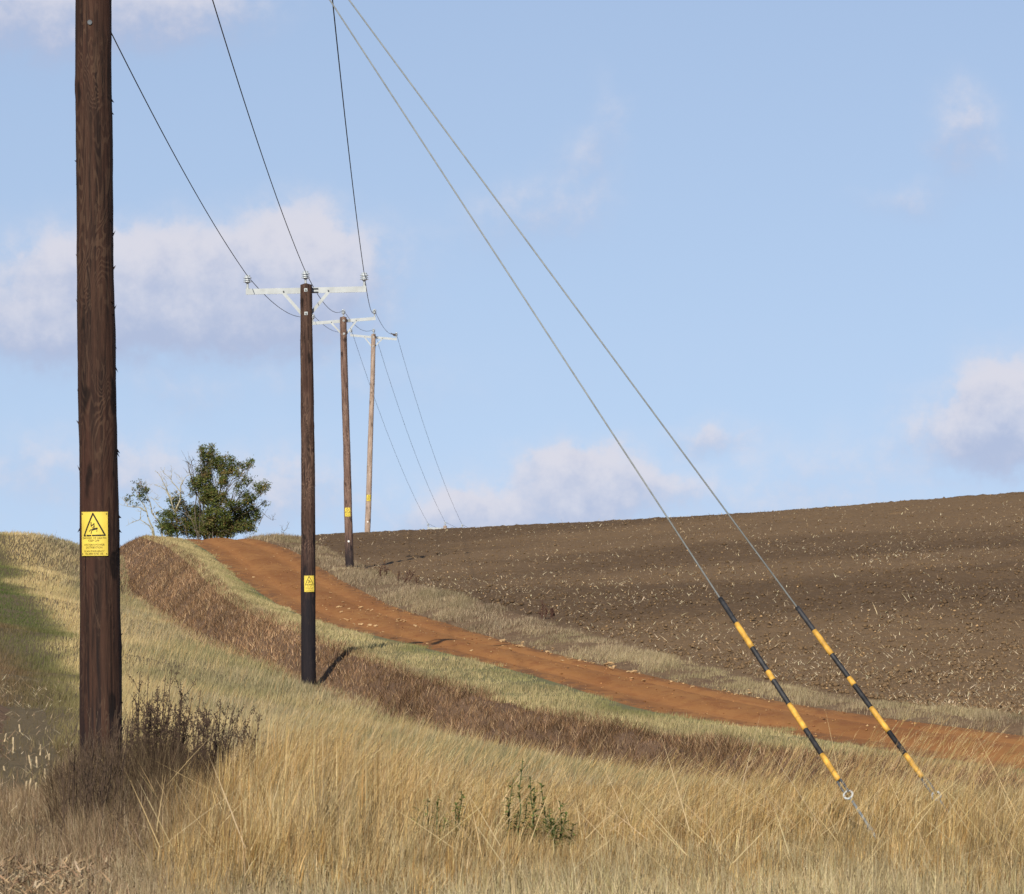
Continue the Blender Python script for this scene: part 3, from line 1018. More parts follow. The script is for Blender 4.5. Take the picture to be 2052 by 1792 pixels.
# --- verge left of the track
N = 82000
y = samp_y(N, 62, 252, 1.4)
u = rng.random(N)
ragged = (fbm(y, u * 0, 0.35, 96) - 0.62) * 1.0 + (vnoise(y, u * 0, 2.2, 97) - 0.5) * 0.4
x = fX(fT, y) - 0.2 + (fX(fL, y) - fX(fT, y) + 0.2 + ragged) * u
keep = (x < px2x(2280, y)) & (x > px2x(180, y))
x, y, u = x[keep], y[keep], u[keep]
N = len(x)
gm = np.clip((u - 0.72) * 1.8 + (fbm(x, y * 0.25, 0.6, 98) - 0.52) * 3.2, 0, 1) * np.interp(y, [60, 120, 200, 240], [0.75, 0.7, 0.55, 0.25])
c = blendpal(pick(N, STRAWG, [3, 3, 2, 3], 0.32) * np.array([1.12, 1.10, 0.95]), pick(N, [(0.13, 0.155, 0.05), (0.19, 0.205, 0.075), (0.26, 0.25, 0.105)], [2, 3, 2]), gm)
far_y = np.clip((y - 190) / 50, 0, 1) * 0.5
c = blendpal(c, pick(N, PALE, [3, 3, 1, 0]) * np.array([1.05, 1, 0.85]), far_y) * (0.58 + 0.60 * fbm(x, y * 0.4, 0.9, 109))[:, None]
blades('verge_grass', x, y, rng.uniform(0.025, 0.12, N) * (0.2 + 1.4 * fbm(x, y, 1.0, 99)) * (1.15 - 0.45 * u), 0.0035 + 0.00006 * y * rng.uniform(0.7, 1.3, N), np.clip(rng.normal(0.35, 0.2, N), 0, 0.9),
       rng.normal(0.2, 1.0, N), c, S=2)

# --- rough grey verge right of the track
N = 125000
y = samp_y(N, 72, 258, 1.35)
u = rng.random(N)
rag = (fbm(y, y * 0, 0.5, 101) - 0.5) * 1.0 + (vnoise(y, y * 0, 2.0, 102) - 0.5) * 0.4
xr, xv = fX(fR, y), fX(fV, y)
x = xr - 0.10 + rag * 0.35 * (1 - u) + (xv - xr + 0.15) * u + (fbm(y, y * 0, 0.8, 103) - 0.5) * 0.9 * u
clump = 0.6 * fbm(x, y * 0.5, 0.7, 104) + 0.4 * vnoise(x, y * 0.6, 2.4, 105)
keep = (x < px2x(2280, y)) & (rng.random(N) < np.clip((clump - 0.36) * 4.2, 0.06, 1)) & (rng.random(N) < np.clip(u * 4 + 0.1, 0, 1)) & (rng.random(N) < np.clip((1 - u) * 5 + 0.25, 0, 1))
x, y, u, clump = x[keep], y[keep], u[keep], clump[keep]
N = len(x)
c = pick(N, GREYV, [3, 3, 2.4, 1.6, 1.5], 0.3) * (0.55 + 0.9 * fbm(x, y * 0.4, 0.8, 107))[:, None]
warm = np.clip((fbm(x, y * 0.3, 0.3, 106) - 0.42) * 3, 0, 0.8) * np.interp(y, [80, 110, 150], [1, 0.7, 0.3])
c = blendpal(c, pick(N, PALE, [3, 2, 2, 1]), warm)
grn = np.clip((fbm(x, y * 0.3, 0.5, 108) - 0.60) * 4, 0, 0.22)
c = blendpal(c, pick(N, [(0.13, 0.13, 0.06), (0.18, 0.17, 0.08)], [1, 1]), grn)
blades('rough_verge_grass', x, y, (0.045 + 0.42 * np.clip(clump - 0.36, 0, 1) ** 0.9) * rng.uniform(0.4, 1.4, N) * np.interp(y, [85, 130, 180], [0.7, 0.85, 1.05]) * (1.1 - 0.5 * u), 0.0032 + 0.00005 * y * rng.uniform(0.7, 1.3, N),
       np.clip(rng.normal(0.5, 0.25, N), 0, 0.95), rng.normal(0.3, 1.3, N), c, S=2, curl=1.4)

# --- field: clods and straw
N = 26000
y = samp_y(N, 78, 256, 1.5)
xa = fX(fV, y)
x = xa + 0.15 + (px2x(2280, y) - xa) * rng.random(N)
keep = x < px2x(2280, y)
x, y = x[keep], y[keep]
N = len(x)
z = zfield(x, y)
s = np.minimum(rng.gamma(1.6, 0.011, N) + 0.014, 0.08)
oct_v = np.array([(1, 0, 0), (-1, 0, 0), (0, 1, 0), (0, -1, 0), (0, 0, 0.7), (0, 0, -0.5)], float)
oct_f = np.array([(0, 2, 4), (2, 1, 4), (1, 3, 4), (3, 0, 4), (2, 0, 5), (1, 2, 5), (3, 1, 5), (0, 3, 5)])
V = oct_v[None] * s[:, None, None] * rng.uniform(0.7, 1.2, (N, 6, 1))
a = rng.uniform(0, 6.28, N)
ca, sa = np.cos(a)[:, None], np.sin(a)[:, None]
V = np.stack([V[..., 0] * ca - V[..., 1] * sa, V[..., 0] * sa + V[..., 1] * ca, V[..., 2]], -1) + np.stack([x, y, z + s * 0.3 + 0.01], -1)[:, None]
fl = rng.random(N) < 0.06
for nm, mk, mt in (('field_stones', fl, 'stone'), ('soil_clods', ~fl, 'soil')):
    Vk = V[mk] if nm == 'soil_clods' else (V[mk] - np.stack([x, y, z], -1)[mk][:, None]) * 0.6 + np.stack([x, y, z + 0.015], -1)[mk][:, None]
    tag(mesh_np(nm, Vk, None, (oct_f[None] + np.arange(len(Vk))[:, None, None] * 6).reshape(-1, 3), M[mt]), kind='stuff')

N = 30000
y = samp_y(N, 78, 256, 1.55)
xa = fX(fV, y)
x = xa + (px2x(2280, y) - xa) * rng.random(N) ** 1.0
near_edge = np.exp(-(x - xa) / 1.3)
keep = (x < px2x(2280, y)) & (rng.random(N) < np.clip((fbm(x, y * 0.4, 0.35, 110) - 0.22) * 1.9 + near_edge * 0.2, 0, 1))
x, y = x[keep], y[keep]
N = len(x)
L = rng.gamma(1.5, 0.030, N) + 0.025
blades('maize_straw', x, y, L, 0.008 + 0.00006 * y * rng.uniform(0.6, 1.6, N), np.clip(rng.normal(0.86, 0.14, N), 0.2, 0.98), rng.uniform(0, 2 * np.pi, N),
       pick(N, [(0.52, 0.42, 0.27), (0.62, 0.53, 0.36), (0.38, 0.28, 0.17)], [3, 2, 2]), S=2, mat=M['straw'], curl=1.1, z=zfield(x, y) + 0.045, sink=0.0, facing=rng.uniform(0, 3.14, N))

# loose gravel on the track, thicker along the edges and the middle
N = 3200
y = samp_y(N, 70, 244, 1.4)
u = rng.random(N)
x = fX(fL, y) + (fX(fR, y) - fX(fL, y)) * u
keep = rng.random(N) < np.clip(0.25 + 0.9 * (np.exp(-((u - 0.5) / 0.10) ** 2) * 0.6 + np.exp(-((u - 0.95) / 0.10) ** 2) + np.exp(-((u - 0.04) / 0.08) ** 2) * 0.7) * fbm(x, y * 0.2, 0.6, 120) * 1.3, 0, 1)
x, y = x[keep], y[keep]
N = len(x)
s = np.minimum(rng.gamma(1.4, 0.006, N) + 0.006, 0.03)
V = oct_v[None] * s[:, None, None] * rng.uniform(0.6, 1.2, (N, 6, 1)) + np.stack([x, y, strip_z(x, y) + s * 0.3], -1)[:, None]
cc = pick(N, [(0.42, 0.22, 0.09), (0.50, 0.33, 0.17), (0.24, 0.11, 0.045), (0.15, 0.08, 0.04)], [3, 2, 3, 0.6], 0.3)
gr = mesh_np('track_gravel', V, None, (oct_f[None] + np.arange(N)[:, None, None] * 6).reshape(-1, 3), M['straw'], None, np.repeat(cc, 6, 0))
tag(gr, kind='stuff')

# litter on the stubble at lower left
N = 1300
y = rng.uniform(29, 75, N)
px = rng.uniform(-250, 150, N)
x = px2x(px, y)
keep = (x < np.interp(y, GE_Y, GL_X) + 0.3) | (y < 31)
x, y = x[keep], y[keep]
N = len(x)
blades('stubble_litter', x, y, rng.uniform(0.03, 0.13, N), rng.uniform(0.003, 0.008, N), np.clip(rng.normal(0.9, 0.1, N), 0.4, 0.985), rng.uniform(0, 6.28, N),
       pick(N, [(0.50, 0.40, 0.26), (0.60, 0.51, 0.35), (0.34, 0.24, 0.15)], [3, 2, 3]), S=2, mat=M['straw'], curl=1.05, z=zground(x, y) + 0.03, sink=0.0)
N = 1700
y = rng.uniform(27.5, 31.0, N)
px = rng.normal(40, 150, N)
x = px2x(px, y)
blades('maize_leaf_litter', x, y, rng.uniform(0.02, 0.10, N), rng.uniform(0.004, 0.018, N), np.clip(rng.normal(0.9, 0.1, N), 0.4, 0.985), rng.uniform(0, 6.28, N),
       pick(N, [(0.42, 0.29, 0.165), (0.50, 0.39, 0.25), (0.27, 0.175, 0.10), (0.15, 0.10, 0.065)], [3, 2, 3, 2], 0.3), S=2, mat=M['straw'], curl=1.1, z=zground(x, y) + rng.uniform(0.02, 0.07, N), sink=0.0, facing=rng.uniform(0, 3.14, N))
# bare earth of the stubble headland
ysb = np.arange(24, 90, 0.35)
xl = lambda y: np.interp(y, [24, 38, 40, 45, 60, 70, 90], [-3.3, -4.0, -3.75, -3.9, -5.1, -6.6, -10])
sheet('stubble_headland', lambda y: xl(y) - 6.0, xl, ysb, np.linspace(0, 1, 60), M['headland'], lambda x, y: zleft(x, y) + 0.10 * (fbm(x, y, 0.5, 3) - 0.5) * np.clip((x + 50) / 10, 0, 1) + 0.10,
      disp=lambda x, y: 0.03 * (rng.random(x.shape) - 0.5) + 0.05 * (vnoise(x, y, 4, 8) - 0.6) - 0.16 * np.clip((x - xl(y) + 0.35) / 0.35, 0, 1))

# ------------------------------------------------------------------ stones on the track (pieces of the track)
stone_me = []
for k in range(6):
    mb = MB()
    vs = [Vector(v) for v in oct_v] + [Vector((sx * .62, sy * .62, .45)) for sx in (-1, 1) for sy in (-1, 1)]
    bmv = []
    import bmesh
    bm = bmesh.new()
    for v in vs:
        bm.verts.new(v * random.uniform(0.75, 1.2))
    bmesh.ops.convex_hull(bm, input=bm.verts)
    me = bpy.data.meshes.new('stone')
    bm.to_mesh(me)
    bm.free()
    me.materials.append(M['stone'])
    stone_me.append(me)


def stone(xw, yw, s):
    o = bpy.data.objects.new('stone', random.choice(stone_me))
    o.location = (xw, yw, zg(xw, yw) + s * 0.25)
    o.rotation_euler = (random.uniform(-.4, .4), random.uniform(-.4, .4), random.uniform(0, 6.28))
    o.scale = (s * random.uniform(.8, 1.3), s * random.uniform(.7, 1.2), s * random.uniform(.5, .9))
    link(o, track_o)


for k in range(70):      # spill along the right edge, where the verge has slumped
    yw = random.choice([random.uniform(106, 122), random.uniform(95, 112)])
    xr = float(fX(fR, yw))
    stone(xr + random.gauss(-0.12, 0.30), yw, random.choice([0.025, 0.03, 0.04, 0.05, 0.07]))
for k in range(26):
    yw = random.uniform(128, 146)
    t = random.uniform(0.25, 0.8)
    stone(float(fX(fL, yw) * (1 - t) + fX(fR, yw) * t), yw, random.choice([0.03, 0.04, 0.05, 0.07]))
for k in range(36):
    yw = random.uniform(85, 235)
    t = random.uniform(0.04, 0.97)
    stone(float(fX(fL, yw) * (1 - t) + fX(fR, yw) * t), yw, random.choice([0.03, 0.035, 0.045]))

# ------------------------------------------------------------------ utility poles
def text_mesh(body, size):
    cu = bpy.data.curves.new('t', 'FONT')
    cu.body = body
    cu.size = size
    cu.align_x = 'CENTER'
    cu.resolution_u = 2
    ob = bpy.data.objects.new('t', cu)
    COL.objects.link(ob)
    dg = bpy.context.evaluated_depsgraph_get()
    me = ob.evaluated_get(dg).to_mesh()
    vs = [tuple(v.co) for v in me.vertices]
    fs = [tuple(p.vertices) for p in me.polygons]
    ob.evaluated_get(dg).to_mesh_clear()
    bpy.data.objects.remove(ob)
    bpy.data.curves.remove(cu)
    return vs, fs


def ribbon2d(pts, wd):
    """flat poly-line of width wd in the sign plane, as quads"""
    vs, fs = [], []
    for i in range(len(pts) - 1):
        a, b = Vector(pts[i]), Vector(pts[i + 1])
        d = (b - a).normalized()
        n = Vector((-d.y, d.x)) * wd / 2
        e = d * wd * 0.3
        base = len(vs)
        steps = 4
        for k in range(steps + 1):
            p = (a - e).lerp(b + e, k / steps)
            vs += [tuple(p + n), tuple(p - n)]
        for k in range(steps):
            fs.append((base + 2 * k, base + 2 * k + 1, base + 2 * k + 3, base + 2 * k + 2))
    return vs, fs


SW, SH = 0.196, 0.303
LINES = [('DANGER OF DEATH', -0.036, 0.0205), ('KEEP OFF', -0.0545, 0.0205), ('WESTERN POWER', -0.082, 0.0195), ('DISTRIBUTION', -0.1005, 0.0195), ('IN AN EMERGENCY', -0.126, 0.0180), ('TEL:0800 6783 105', -0.1435, 0.0180)]
TEXTS = [(text_mesh(s, size), y0) for s, y0, size in LINES]


def build_sign(parent, r, zc, ang):
    Rr = r + 0.010

    def bend(x, z, off):
        a = x / Rr + ang
        return ((Rr + off) * math.sin(a), -(Rr + off) * math.cos(a), zc + z)
    n = 14
    vs, fs = [], []
    for off in (0.0, 0.003):
        for k in range(n + 1):
            x = -SW / 2 + SW * k / n
            vs += [bend(x, -SH / 2, off), bend(x, SH / 2, off)]
    s2 = 2 * (n + 1)
    for k in range(n):
        a = 2 * k
        fs += [(a, a + 1, a + 3, a + 2), (s2 + a, s2 + a + 2, s2 + a + 3, s2 + a + 1), (a, a + 2, s2 + a + 2, s2 + a), (a + 1, s2 + a + 1, s2 + a + 3, a + 3)]
    fs += [(0, s2, s2 + 1, 1), (2 * n, 2 * n + 1, s2 + 2 * n + 1, s2 + 2 * n)]
    mb = MB()
    mb.add(vs, fs)
    plate = mb.build('danger_sign', M['yellow_sign'], parent)
    plate['label'] = 'yellow danger of death plate nailed to the pole'
    # warning triangle
    mb = MB()
    T = [(-0.072, -0.013), (0.078, -0.010), (-0.004, 0.140)]
    v2, f2 = ribbon2d(T + [T[0]], 0.0105)
    mb.add([bend(x, z, 0.0042) for x, z in v2], f2)
    mb.build('warning_triangle', M['sign_ink'], plate)
    # bolt and falling figure
    mb = MB()
    for pts, wd in (([(-0.017, 0.079), (-0.017, 0.052), (0.004, 0.071), (0.003, 0.050)], 0.0060),
                    ([(0.003, 0.052), (0.003, 0.046)], 0.0085),
                    ([(-0.004, 0.030), (0.022, 0.037)], 0.0125), ([(0.022, 0.038), (0.025, 0.036)], 0.010),
                    ([(-0.006, 0.030), (-0.020, 0.029), (-0.030, 0.017)], 0.0050), ([(-0.004, 0.027), (-0.014, 0.020), (-0.016, 0.004), (-0.020, 0.004)], 0.0050),
                    ([(0.020, 0.032), (0.024, 0.022), (0.021, 0.014)], 0.0035), ([(0.004, 0.040), (-0.012, 0.043)], 0.0035)):
        v2, f2 = ribbon2d(pts, wd)
        mb.add([bend(x, z, 0.0042) for x, z in v2], f2)
    mb.build('pictogram', M['sign_ink'], plate)
    mb = MB()
    for (tv, tf), y0 in TEXTS:
        mb.add([bend(v[0] * 0.92, v[1] + y0, 0.0040) for v in tv], tf)
    mb.build('lettering', M['sign_ink'], plate)
    for sx in (-1, 1):
        for sz in (-1, 1):
            mb = MB()
            c = Vector(bend(sx * (SW / 2 - 0.010), sz * (SH / 2 - 0.014), 0.003))
            d = Vector(bend(sx * (SW / 2 - 0.010), sz * (SH / 2 - 0.014), 0.007)) - c
            mb.tube([c, c + d], 0.0038, 8)
            mb.build('nail', M['nail'], plate)
    return plate


def shaft_mesh(r0, r1, H, seed, n=28, rings=None, slivers=0):
    rs = np.random.default_rng(seed)
    rings = rings or int(H / 0.055)
    zs = np.linspace(-0.5, H, rings)
    th = np.linspace(0, 2 * np.pi, n, endpoint=False)
    ZZ, TT = np.meshgrid(zs, th, indexing='ij')
    rr = r0 + (r1 - r0) * np.clip(ZZ / H, 0, 1)
    rr = rr + 0.0045 * (vnoise(TT * 1.2 + seed, ZZ, 2.2, seed) - 0.5) * 2 * np.cos(0) + 0.002 * (rs.random(ZZ.shape) - 0.5)
    rr = rr + 0.003 * np.sin(TT * 2 + seed + ZZ * 0.7)
    # knots in rough whorls
    for zk in np.arange(0.4, H, 0.55):
        for k in range(rs.integers(1, 4)):
            tk, zkk = rs.uniform(0, 6.28), zk + rs.uniform(-.12, .12)
            d = (np.angle(np.exp(1j * (TT - tk))) * r0 / 0.03) ** 2 + ((ZZ - zkk) / 0.04) ** 2
            rr = rr + rs.uniform(0.003, 0.008) * np.exp(-d)
    bow = 0.012 * np.sin(ZZ / H * np.pi + seed) + 0.006 * np.sin(ZZ * 1.1 + seed * 2)
    V = np.stack([rr * np.cos(TT) + bow, rr * np.sin(TT), ZZ], -1).reshape(-1, 3)
    vs = [tuple(v) for v in V]
    fs = []
    for i in range(rings - 1):
        for k in range(n):
            k2 = (k + 1) % n
            fs.append((i * n + k, i * n + k2, (i + 1) * n + k2, (i + 1) * n + k))
    # weathered roof cut
    top = len(vs)
    vs.append((0.0, 0.0, H + 0.035))
    for k in range(n):
        fs.append(((rings - 1) * n + k, (rings - 1) * n + (k + 1) % n, top))
    for k in range(slivers):
        zk = rs.uniform(0.3, H * 0.95)
        a = rs.choice([0, np.pi]) + rs.normal(0, 0.3)
        r = r0 + (r1 - r0) * zk / H
        ln = rs.uniform(0.02, 0.07)
        out = rs.uniform(0.006, 0.018)
        d = np.array([np.cos(a), np.sin(a), 0])
        bw = np.array([0.012 * np.sin(zk / H * np.pi + seed) + 0.006 * np.sin(zk * 1.1 + seed * 2), 0, 0])
        t = np.array([-np.sin(a), np.cos(a), 0])
        sg = rs.choice([-1, 1])
        b = len(vs)
        for p in (d * (r - .012) + t * .007 + [0, 0, zk], d * (r - .012) - t * .007 + [0, 0, zk], d * (r - .012) + [0, 0, zk + sg * .03], d * (r + out) + [0, 0, zk + sg * ln]):
            vs.append(tuple(p + bw))
        fs += [(b, b + 1, b + 3), (b + 1, b + 2, b + 3), (b + 2, b, b + 3)]
    return vs, fs


def make_insulator(root, loc, tiltx=0.0):
    mb = MB()
    mb.lathe([(0.018, 0.10), (0.040, 0.112), (0.046, 0.122), (0.080, 0.128), (0.084, 0.134), (0.045, 0.150), (0.045, 0.156), (0.074, 0.162), (0.078, 0.168), (0.045, 0.184), (0.045, 0.192),
              (0.079, 0.200), (0.082, 0.206), (0.062, 0.222), (0.044, 0.232), (0.052, 0.240), (0.052, 0.252), (0.030, 0.262), (0.012, 0.265)], 18)
    ins = mb.build('insulator', M['porcelain'], root, smooth=True)
    ins.location = loc
    mb = MB()
    mb.lathe([(0.021, -0.01), (0.021, 0.115)], 10)
    mb.lathe([(0.034, 0.0), (0.034, 0.018)], 6)
    mb.build('pin', M['steel'], ins)
    return ins


INS_TOP = 0.245


def make_pole(label, Ytop, base_px, top_px, r0, r1, wood, seed, arm_half, arm_drop, arm_tilt, sign=None, black=None, base_z=None, slivers=0, disc=None, arm_shift=0.0, off=0.0):
    pb = P(base_px[0], base_px[1], Ytop)
    pt = P(top_px[0], top_px[1], Ytop)
    if base_z is not None:
        pb = Vector((pb.x, pb.y, base_z))
    H = (pt - pb).length
    lean = math.atan2(pt.x - pb.x, pt.z - pb.z)
    root = empty('utility_pole', pb, (0, lean, 0))
    tag(root, label, 'utility pole', 'wooden poles of the overhead line')
    mb = MB()
    mb.add(*shaft_mesh(r0, r1, H, seed, slivers=slivers))
    mb.build('pole_shaft', wood, root, smooth=True)
    # steel crossarm (a channel) bolted to the far face, with two flat braces
    ya = r1 + 0.036
    za = H - arm_drop
    hh, dd, th = 0.107, 0.06, 0.008
    arm = MB()
    arm.box((0, -dd / 2 + th / 2, 0), (2 * arm_half, th, hh))
    arm.box((0, 0.004, hh / 2 - th / 2), (2 * arm_half - .004, dd - th, th - .001))
    arm.box((0, 0.004, -hh / 2 + th / 2), (2 * arm_half - .004, dd - th, th - .001))
    ao = arm.build('crossarm', M['steel'], root)
    ao.location = (arm_shift, ya, za)
    ao.rotation_euler = (0, arm_tilt, 0)
    for s in (-1, 1):
        mb = MB()
        a = Vector((s * 0.42, ya - 0.036, za - 0.04 - s * 0.42 * math.tan(arm_tilt)))
        b = Vector((s * (r1 - 0.03), ya - 0.03, za - 0.44))
        d = (a - b)
        ln = d.length
        rot = Matrix.Rotation(math.atan2(d.x, d.z), 4, 'Y')
        mb.box((0, 0, 0), (0.058, 0.008, ln), Matrix.Translation((a + b) / 2) @ rot)
        br = mb.build('brace', M['steel'], root)
        mb = MB()
        mb.tube([(a.x, a.y - 0.022, a.z + 0.03), (a.x, a.y + 0.015, a.z + 0.03)], 0.015, 6)
        mb.build('bolt', M['steel_dark'], br)
    for dz in (arm_drop, arm_drop + 0.44):
        mb = MB()
        mb.box((0.005, -r1 - 0.002, H - dz), (0.062, 0.012, 0.062))
        pl = mb.build('washer_plate', M['steel'], root)
        mb = MB()
        mb.tube([(0.005, -r1 - 0.03, H - dz), (0.005, -r1, H - dz)], 0.013, 6)
        mb.build('bolt', M['steel_dark'], pl)
    for dz in (-0.03, 0.035):
        mb = MB()
        mb.tube([(r1 - 0.02, ya - 0.045, za - dz), (r1 + 0.12, ya - 0.045, za - dz + 0.004)], 0.010, 6)
        mb.build('stud', M['steel_dark'], root)
    tips = []
    for k, xx in ((-1, -arm_half + 0.035), (0, 0.0), (1, arm_half - 0.035)):
        if k == 0:
            loc = Vector((0.0, 0.0, H + 0.0))
        else:
            loc = Vector((arm_shift + xx, ya, za + hh / 2 - xx * math.tan(arm_tilt)))
        make_insulator(root, loc)
        tips.append(Matrix.Translation(pb) @ Matrix.Rotation(lean, 4, 'Y') @ (loc + Vector((0, 0, INS_TOP))))
    if sign:
        zc, ang = sign
        r = r0 + (r1 - r0) * zc / H
        build_sign(root, r, zc, ang)
    if disc:
        mb = MB()
        r = r0 + (r1 - r0) * disc / H
        mb.tube([(0, -r - 0.012, disc), (0, -r + 0.002, disc)], 0.035, 14)
        mb.build('marker_disc', M['white_disc'], root)
    return root, tips, H, pb, pt


Y1, Y2, Y3, Y4, Y5 = 40.0, 108.5, 196.0, 275.0, 375.0
poles = []
zb1 = zg(P(203, 1600, Y1).x, Y1)
pole1 = make_pole('nearest and thickest pole at the left, dark brown, with large yellow danger plate', Y1, (203.5, 1600), (186.0, -760), 0.1500, 0.1085, M['wood1'], 3, 1.36, 0.18, 0.0, slivers=60, base_z=zb1, arm_shift=0.06,
                  sign=((HY - 1070) / F * Y1 - zb1, -0.20))
zb2 = zg(P(620, 1372, Y2).x, Y2)
pole2 = make_pole('dark pole with black foot standing beside the ditch in front of the track', Y2, (620.5, 1372), (612.5, 571), 0.143, 0.112, M['wood2'], 5, 1.13, 0.10, -0.012, slivers=14, base_z=zb2,
                  sign=((HY - 1170) / F * Y2 - zb2, 0.12), arm_shift=0.0)
zb3 = zg(P(700, 1137, Y3).x, Y3)
pole3 = make_pole('brown pole on the rough verge at the edge of the ploughed field', Y3, (700, 1137), (688.5, 636), 0.142, 0.110, M['wood3'], 8, 1.08, 0.12, -0.055, base_z=zb3,
                  sign=((HY - 1026.5) / F * Y3 - zb3, -0.10), disc=(HY - 1085) / F * Y3 - zb3)
zb4 = zg(P(735.5, 1080, Y4).x, Y4)
pole4 = make_pole('pale grey weathered pole rising behind the crest of the field', Y4, (735, 1085), (748.5, 670), 0.140, 0.105, M['wood4'], 12, 1.11, 0.14, 0.055, base_z=zb4,
                  sign=((HY - 998) / F * Y4 - zb4, 0.05), disc=(HY - 1046) / F * Y4 - zb4)
zb5 = zg(P(892, 1200, Y5).x, Y5)
pole5 = make_pole('farthest pole, only its crossarm tip showing above the field skyline', Y5, (892, 1200), (892, 1054), 0.150, 0.115, M['wood4'], 15, 1.14, 0.18, 0.03, base_z=zb5)
poles = [pole1, pole2, pole3, pole4, pole5]

# old bolt plug on the near pole
mb = MB()
zz = (HY - 48) / F * Y1 - zb1
mb.tube([(-0.033, -0.118, zz), (-0.033, -0.128, zz)], 0.017, 12)
mb.build('plug', M['steel_dark'], pole1[0])

# conductors: one length of wire each, running over all five poles
for k, lab in ((0, 'left-hand dark conductor wire hanging between the poles'), (1, 'middle dark conductor wire running over the pole tops'), (2, 'right-hand dark conductor wire hanging between the poles')):
    pts = []
    tips = [p[1][k] for p in poles]
    # the line goes on behind the camera and beyond the far pole
    for i in range(4):
        a, b = tips[i], tips[i + 1]
        sag = 0.34 if i < 3 else 0.7
        n = 40
        for j in range(n):
            t = j / n
            p = a.lerp(b, t)
            p.z -= 4 * sag * t * (1 - t)
            pts.append(p)
    e = tips[4] + Vector((8, 60, -3))
    for j in range(13):
        t = j / 12
        p = tips[4].lerp(e, t)
        p.z -= 1.2 * t * (1 - t)
        pts.append(p)
    mb = MB()
    mb.tube(pts, [0.0068 if p.y < 115 else (0.0072 if p.y < 200 else 0.0075) for p in pts], 7)
    o = mb.build('conductor_wire', M['conductor'], None, smooth=True)
    tag(o, lab, 'wire', 'conductors of the overhead line')


# ------------------------------------------------------------------ stays
def stay(label, anchor_px, Ya, marks, w_top, ring=True):
    A = Vector((pole1[4].x + 0.05, Y1 - 0.08, 0))
    # top of the stay on the pole
    B = P(anchor_px[0], anchor_px[1], Ya)
    B.z = zg(B.x, B.y)
    # direction from two bearings on the wire
    (x0, y0), (x1, y1) = w_top
    s = (206 - x0) / (x1 - x0)
    yt = y0 + (y1 - y0) * s
    A = P(206, yt, Y1 - 0.10)

    def at(py):
        """point of the stay seen at height py"""
        lo, hi = 0.0, 1.0
        for _ in range(50):
            m = (lo + hi) / 2
            p = A.lerp(B, m)
            q = HY - F * p.z / p.y
            if q < py:
                lo = m
            else:
                hi = m
        return A.lerp(B, (lo + hi) / 2)
    root = empty('stay_wire', B)
    tag(root, label, 'stay wire', 'stays holding the near pole')
    inv = Matrix.Translation(-B)

    def part(name, mb, mat, parent=root, sm=True):
        o = mb.build(name, mat, parent, smooth=sm)
        return o
    d = (B - A).normalized()
    top, bottom = at(marks[0]), at(marks[-1])
    L = lambda p: p - B
    mb = MB()
    mb.tube([L(A), L(A.lerp(top, 0.5)), L(top + d * 0.05)], 0.0050, 8)
    part('strand', mb, M['strand'])
    mb = MB()
    mb.tube([L(top), L(top + d * 0.02), L(bottom)], [0.0145, 0.0150, 0.0160], 14)
    g = part('guard', mb, M['guard_black'])
    for ya, yb in zip(marks[1:-1:2], marks[2::2]):
        mb = MB()
        p, q = at(ya), at(yb)
        nseg = 6
        mb.tube([L(p.lerp(q, i / nseg)) for i in range(nseg + 1)], [0.0166 + 0.0010 * ((i * 7) % 3) / 2 for i in range(nseg + 1)], 14)
        mb.build('yellow_band', M['guard_yellow'], g, smooth=True)
    # two legs of the preformed grip to the eye, then the anchor rod
    eye = at(anchor_px[2])
    side = Vector((0.6, -0.2, 0.5)).normalized()
    side = (side - d * side.dot(d)).normalized()
    mb = MB()
    for s in (-1, 1):
        mb.tube([L(bottom - d * 0.05 + side * s * 0.006), L(bottom.lerp(eye, 0.5) + side * s * 0.014), L(eye + side * s * 0.012 + d * 0.01)], 0.0075, 7)
    part('grip_loop', mb, M['steel_dark'])
    mb = MB()
    nrm = Vector((0, -1, 0))
    nrm = (nrm - d * nrm.dot(d)).normalized()
    sd = d.cross(nrm)
    c = eye + d * 0.021
    mb.tube([L(c + (d * math.cos(t * 6.2832 / 20) + sd * math.sin(t * 6.2832 / 20)) * 0.026) for t in range(21)], 0.0068, 8)
    part('eye', mb, M['steel'])
    mb = MB()
    mb.tube([L(c + d * 0.026), L(c + d * 0.30), L(B + d * 0.25)], 0.0085, 8)
    r = part('anchor_rod', mb, M['strand'])
    mb = MB()
    mb.tube([L(c + d * 0.255), L(c + d * 0.30)], 0.013, 6)
    mb.build('nut', M['strand'], r)
    return root


stay('left-hand galvanised stay with black and yellow guard ending in a ring', (1770, 1712, 1588), 33.0,
     [1199.5, 1250, 1298.5, 1346, 1363.5, 1412, 1462, 1512.5, 1564], ((657, 0), (1433, 1200)))
stay('right-hand galvanised stay with black and yellow guard dipping into tall grass', (1935, 1682, 1590), 34.6,
     [1217.5, 1264, 1312, 1358, 1373, 1418.5, 1466.5, 1512, 1558.5], ((697, 0), (1590.5, 1217.5)))

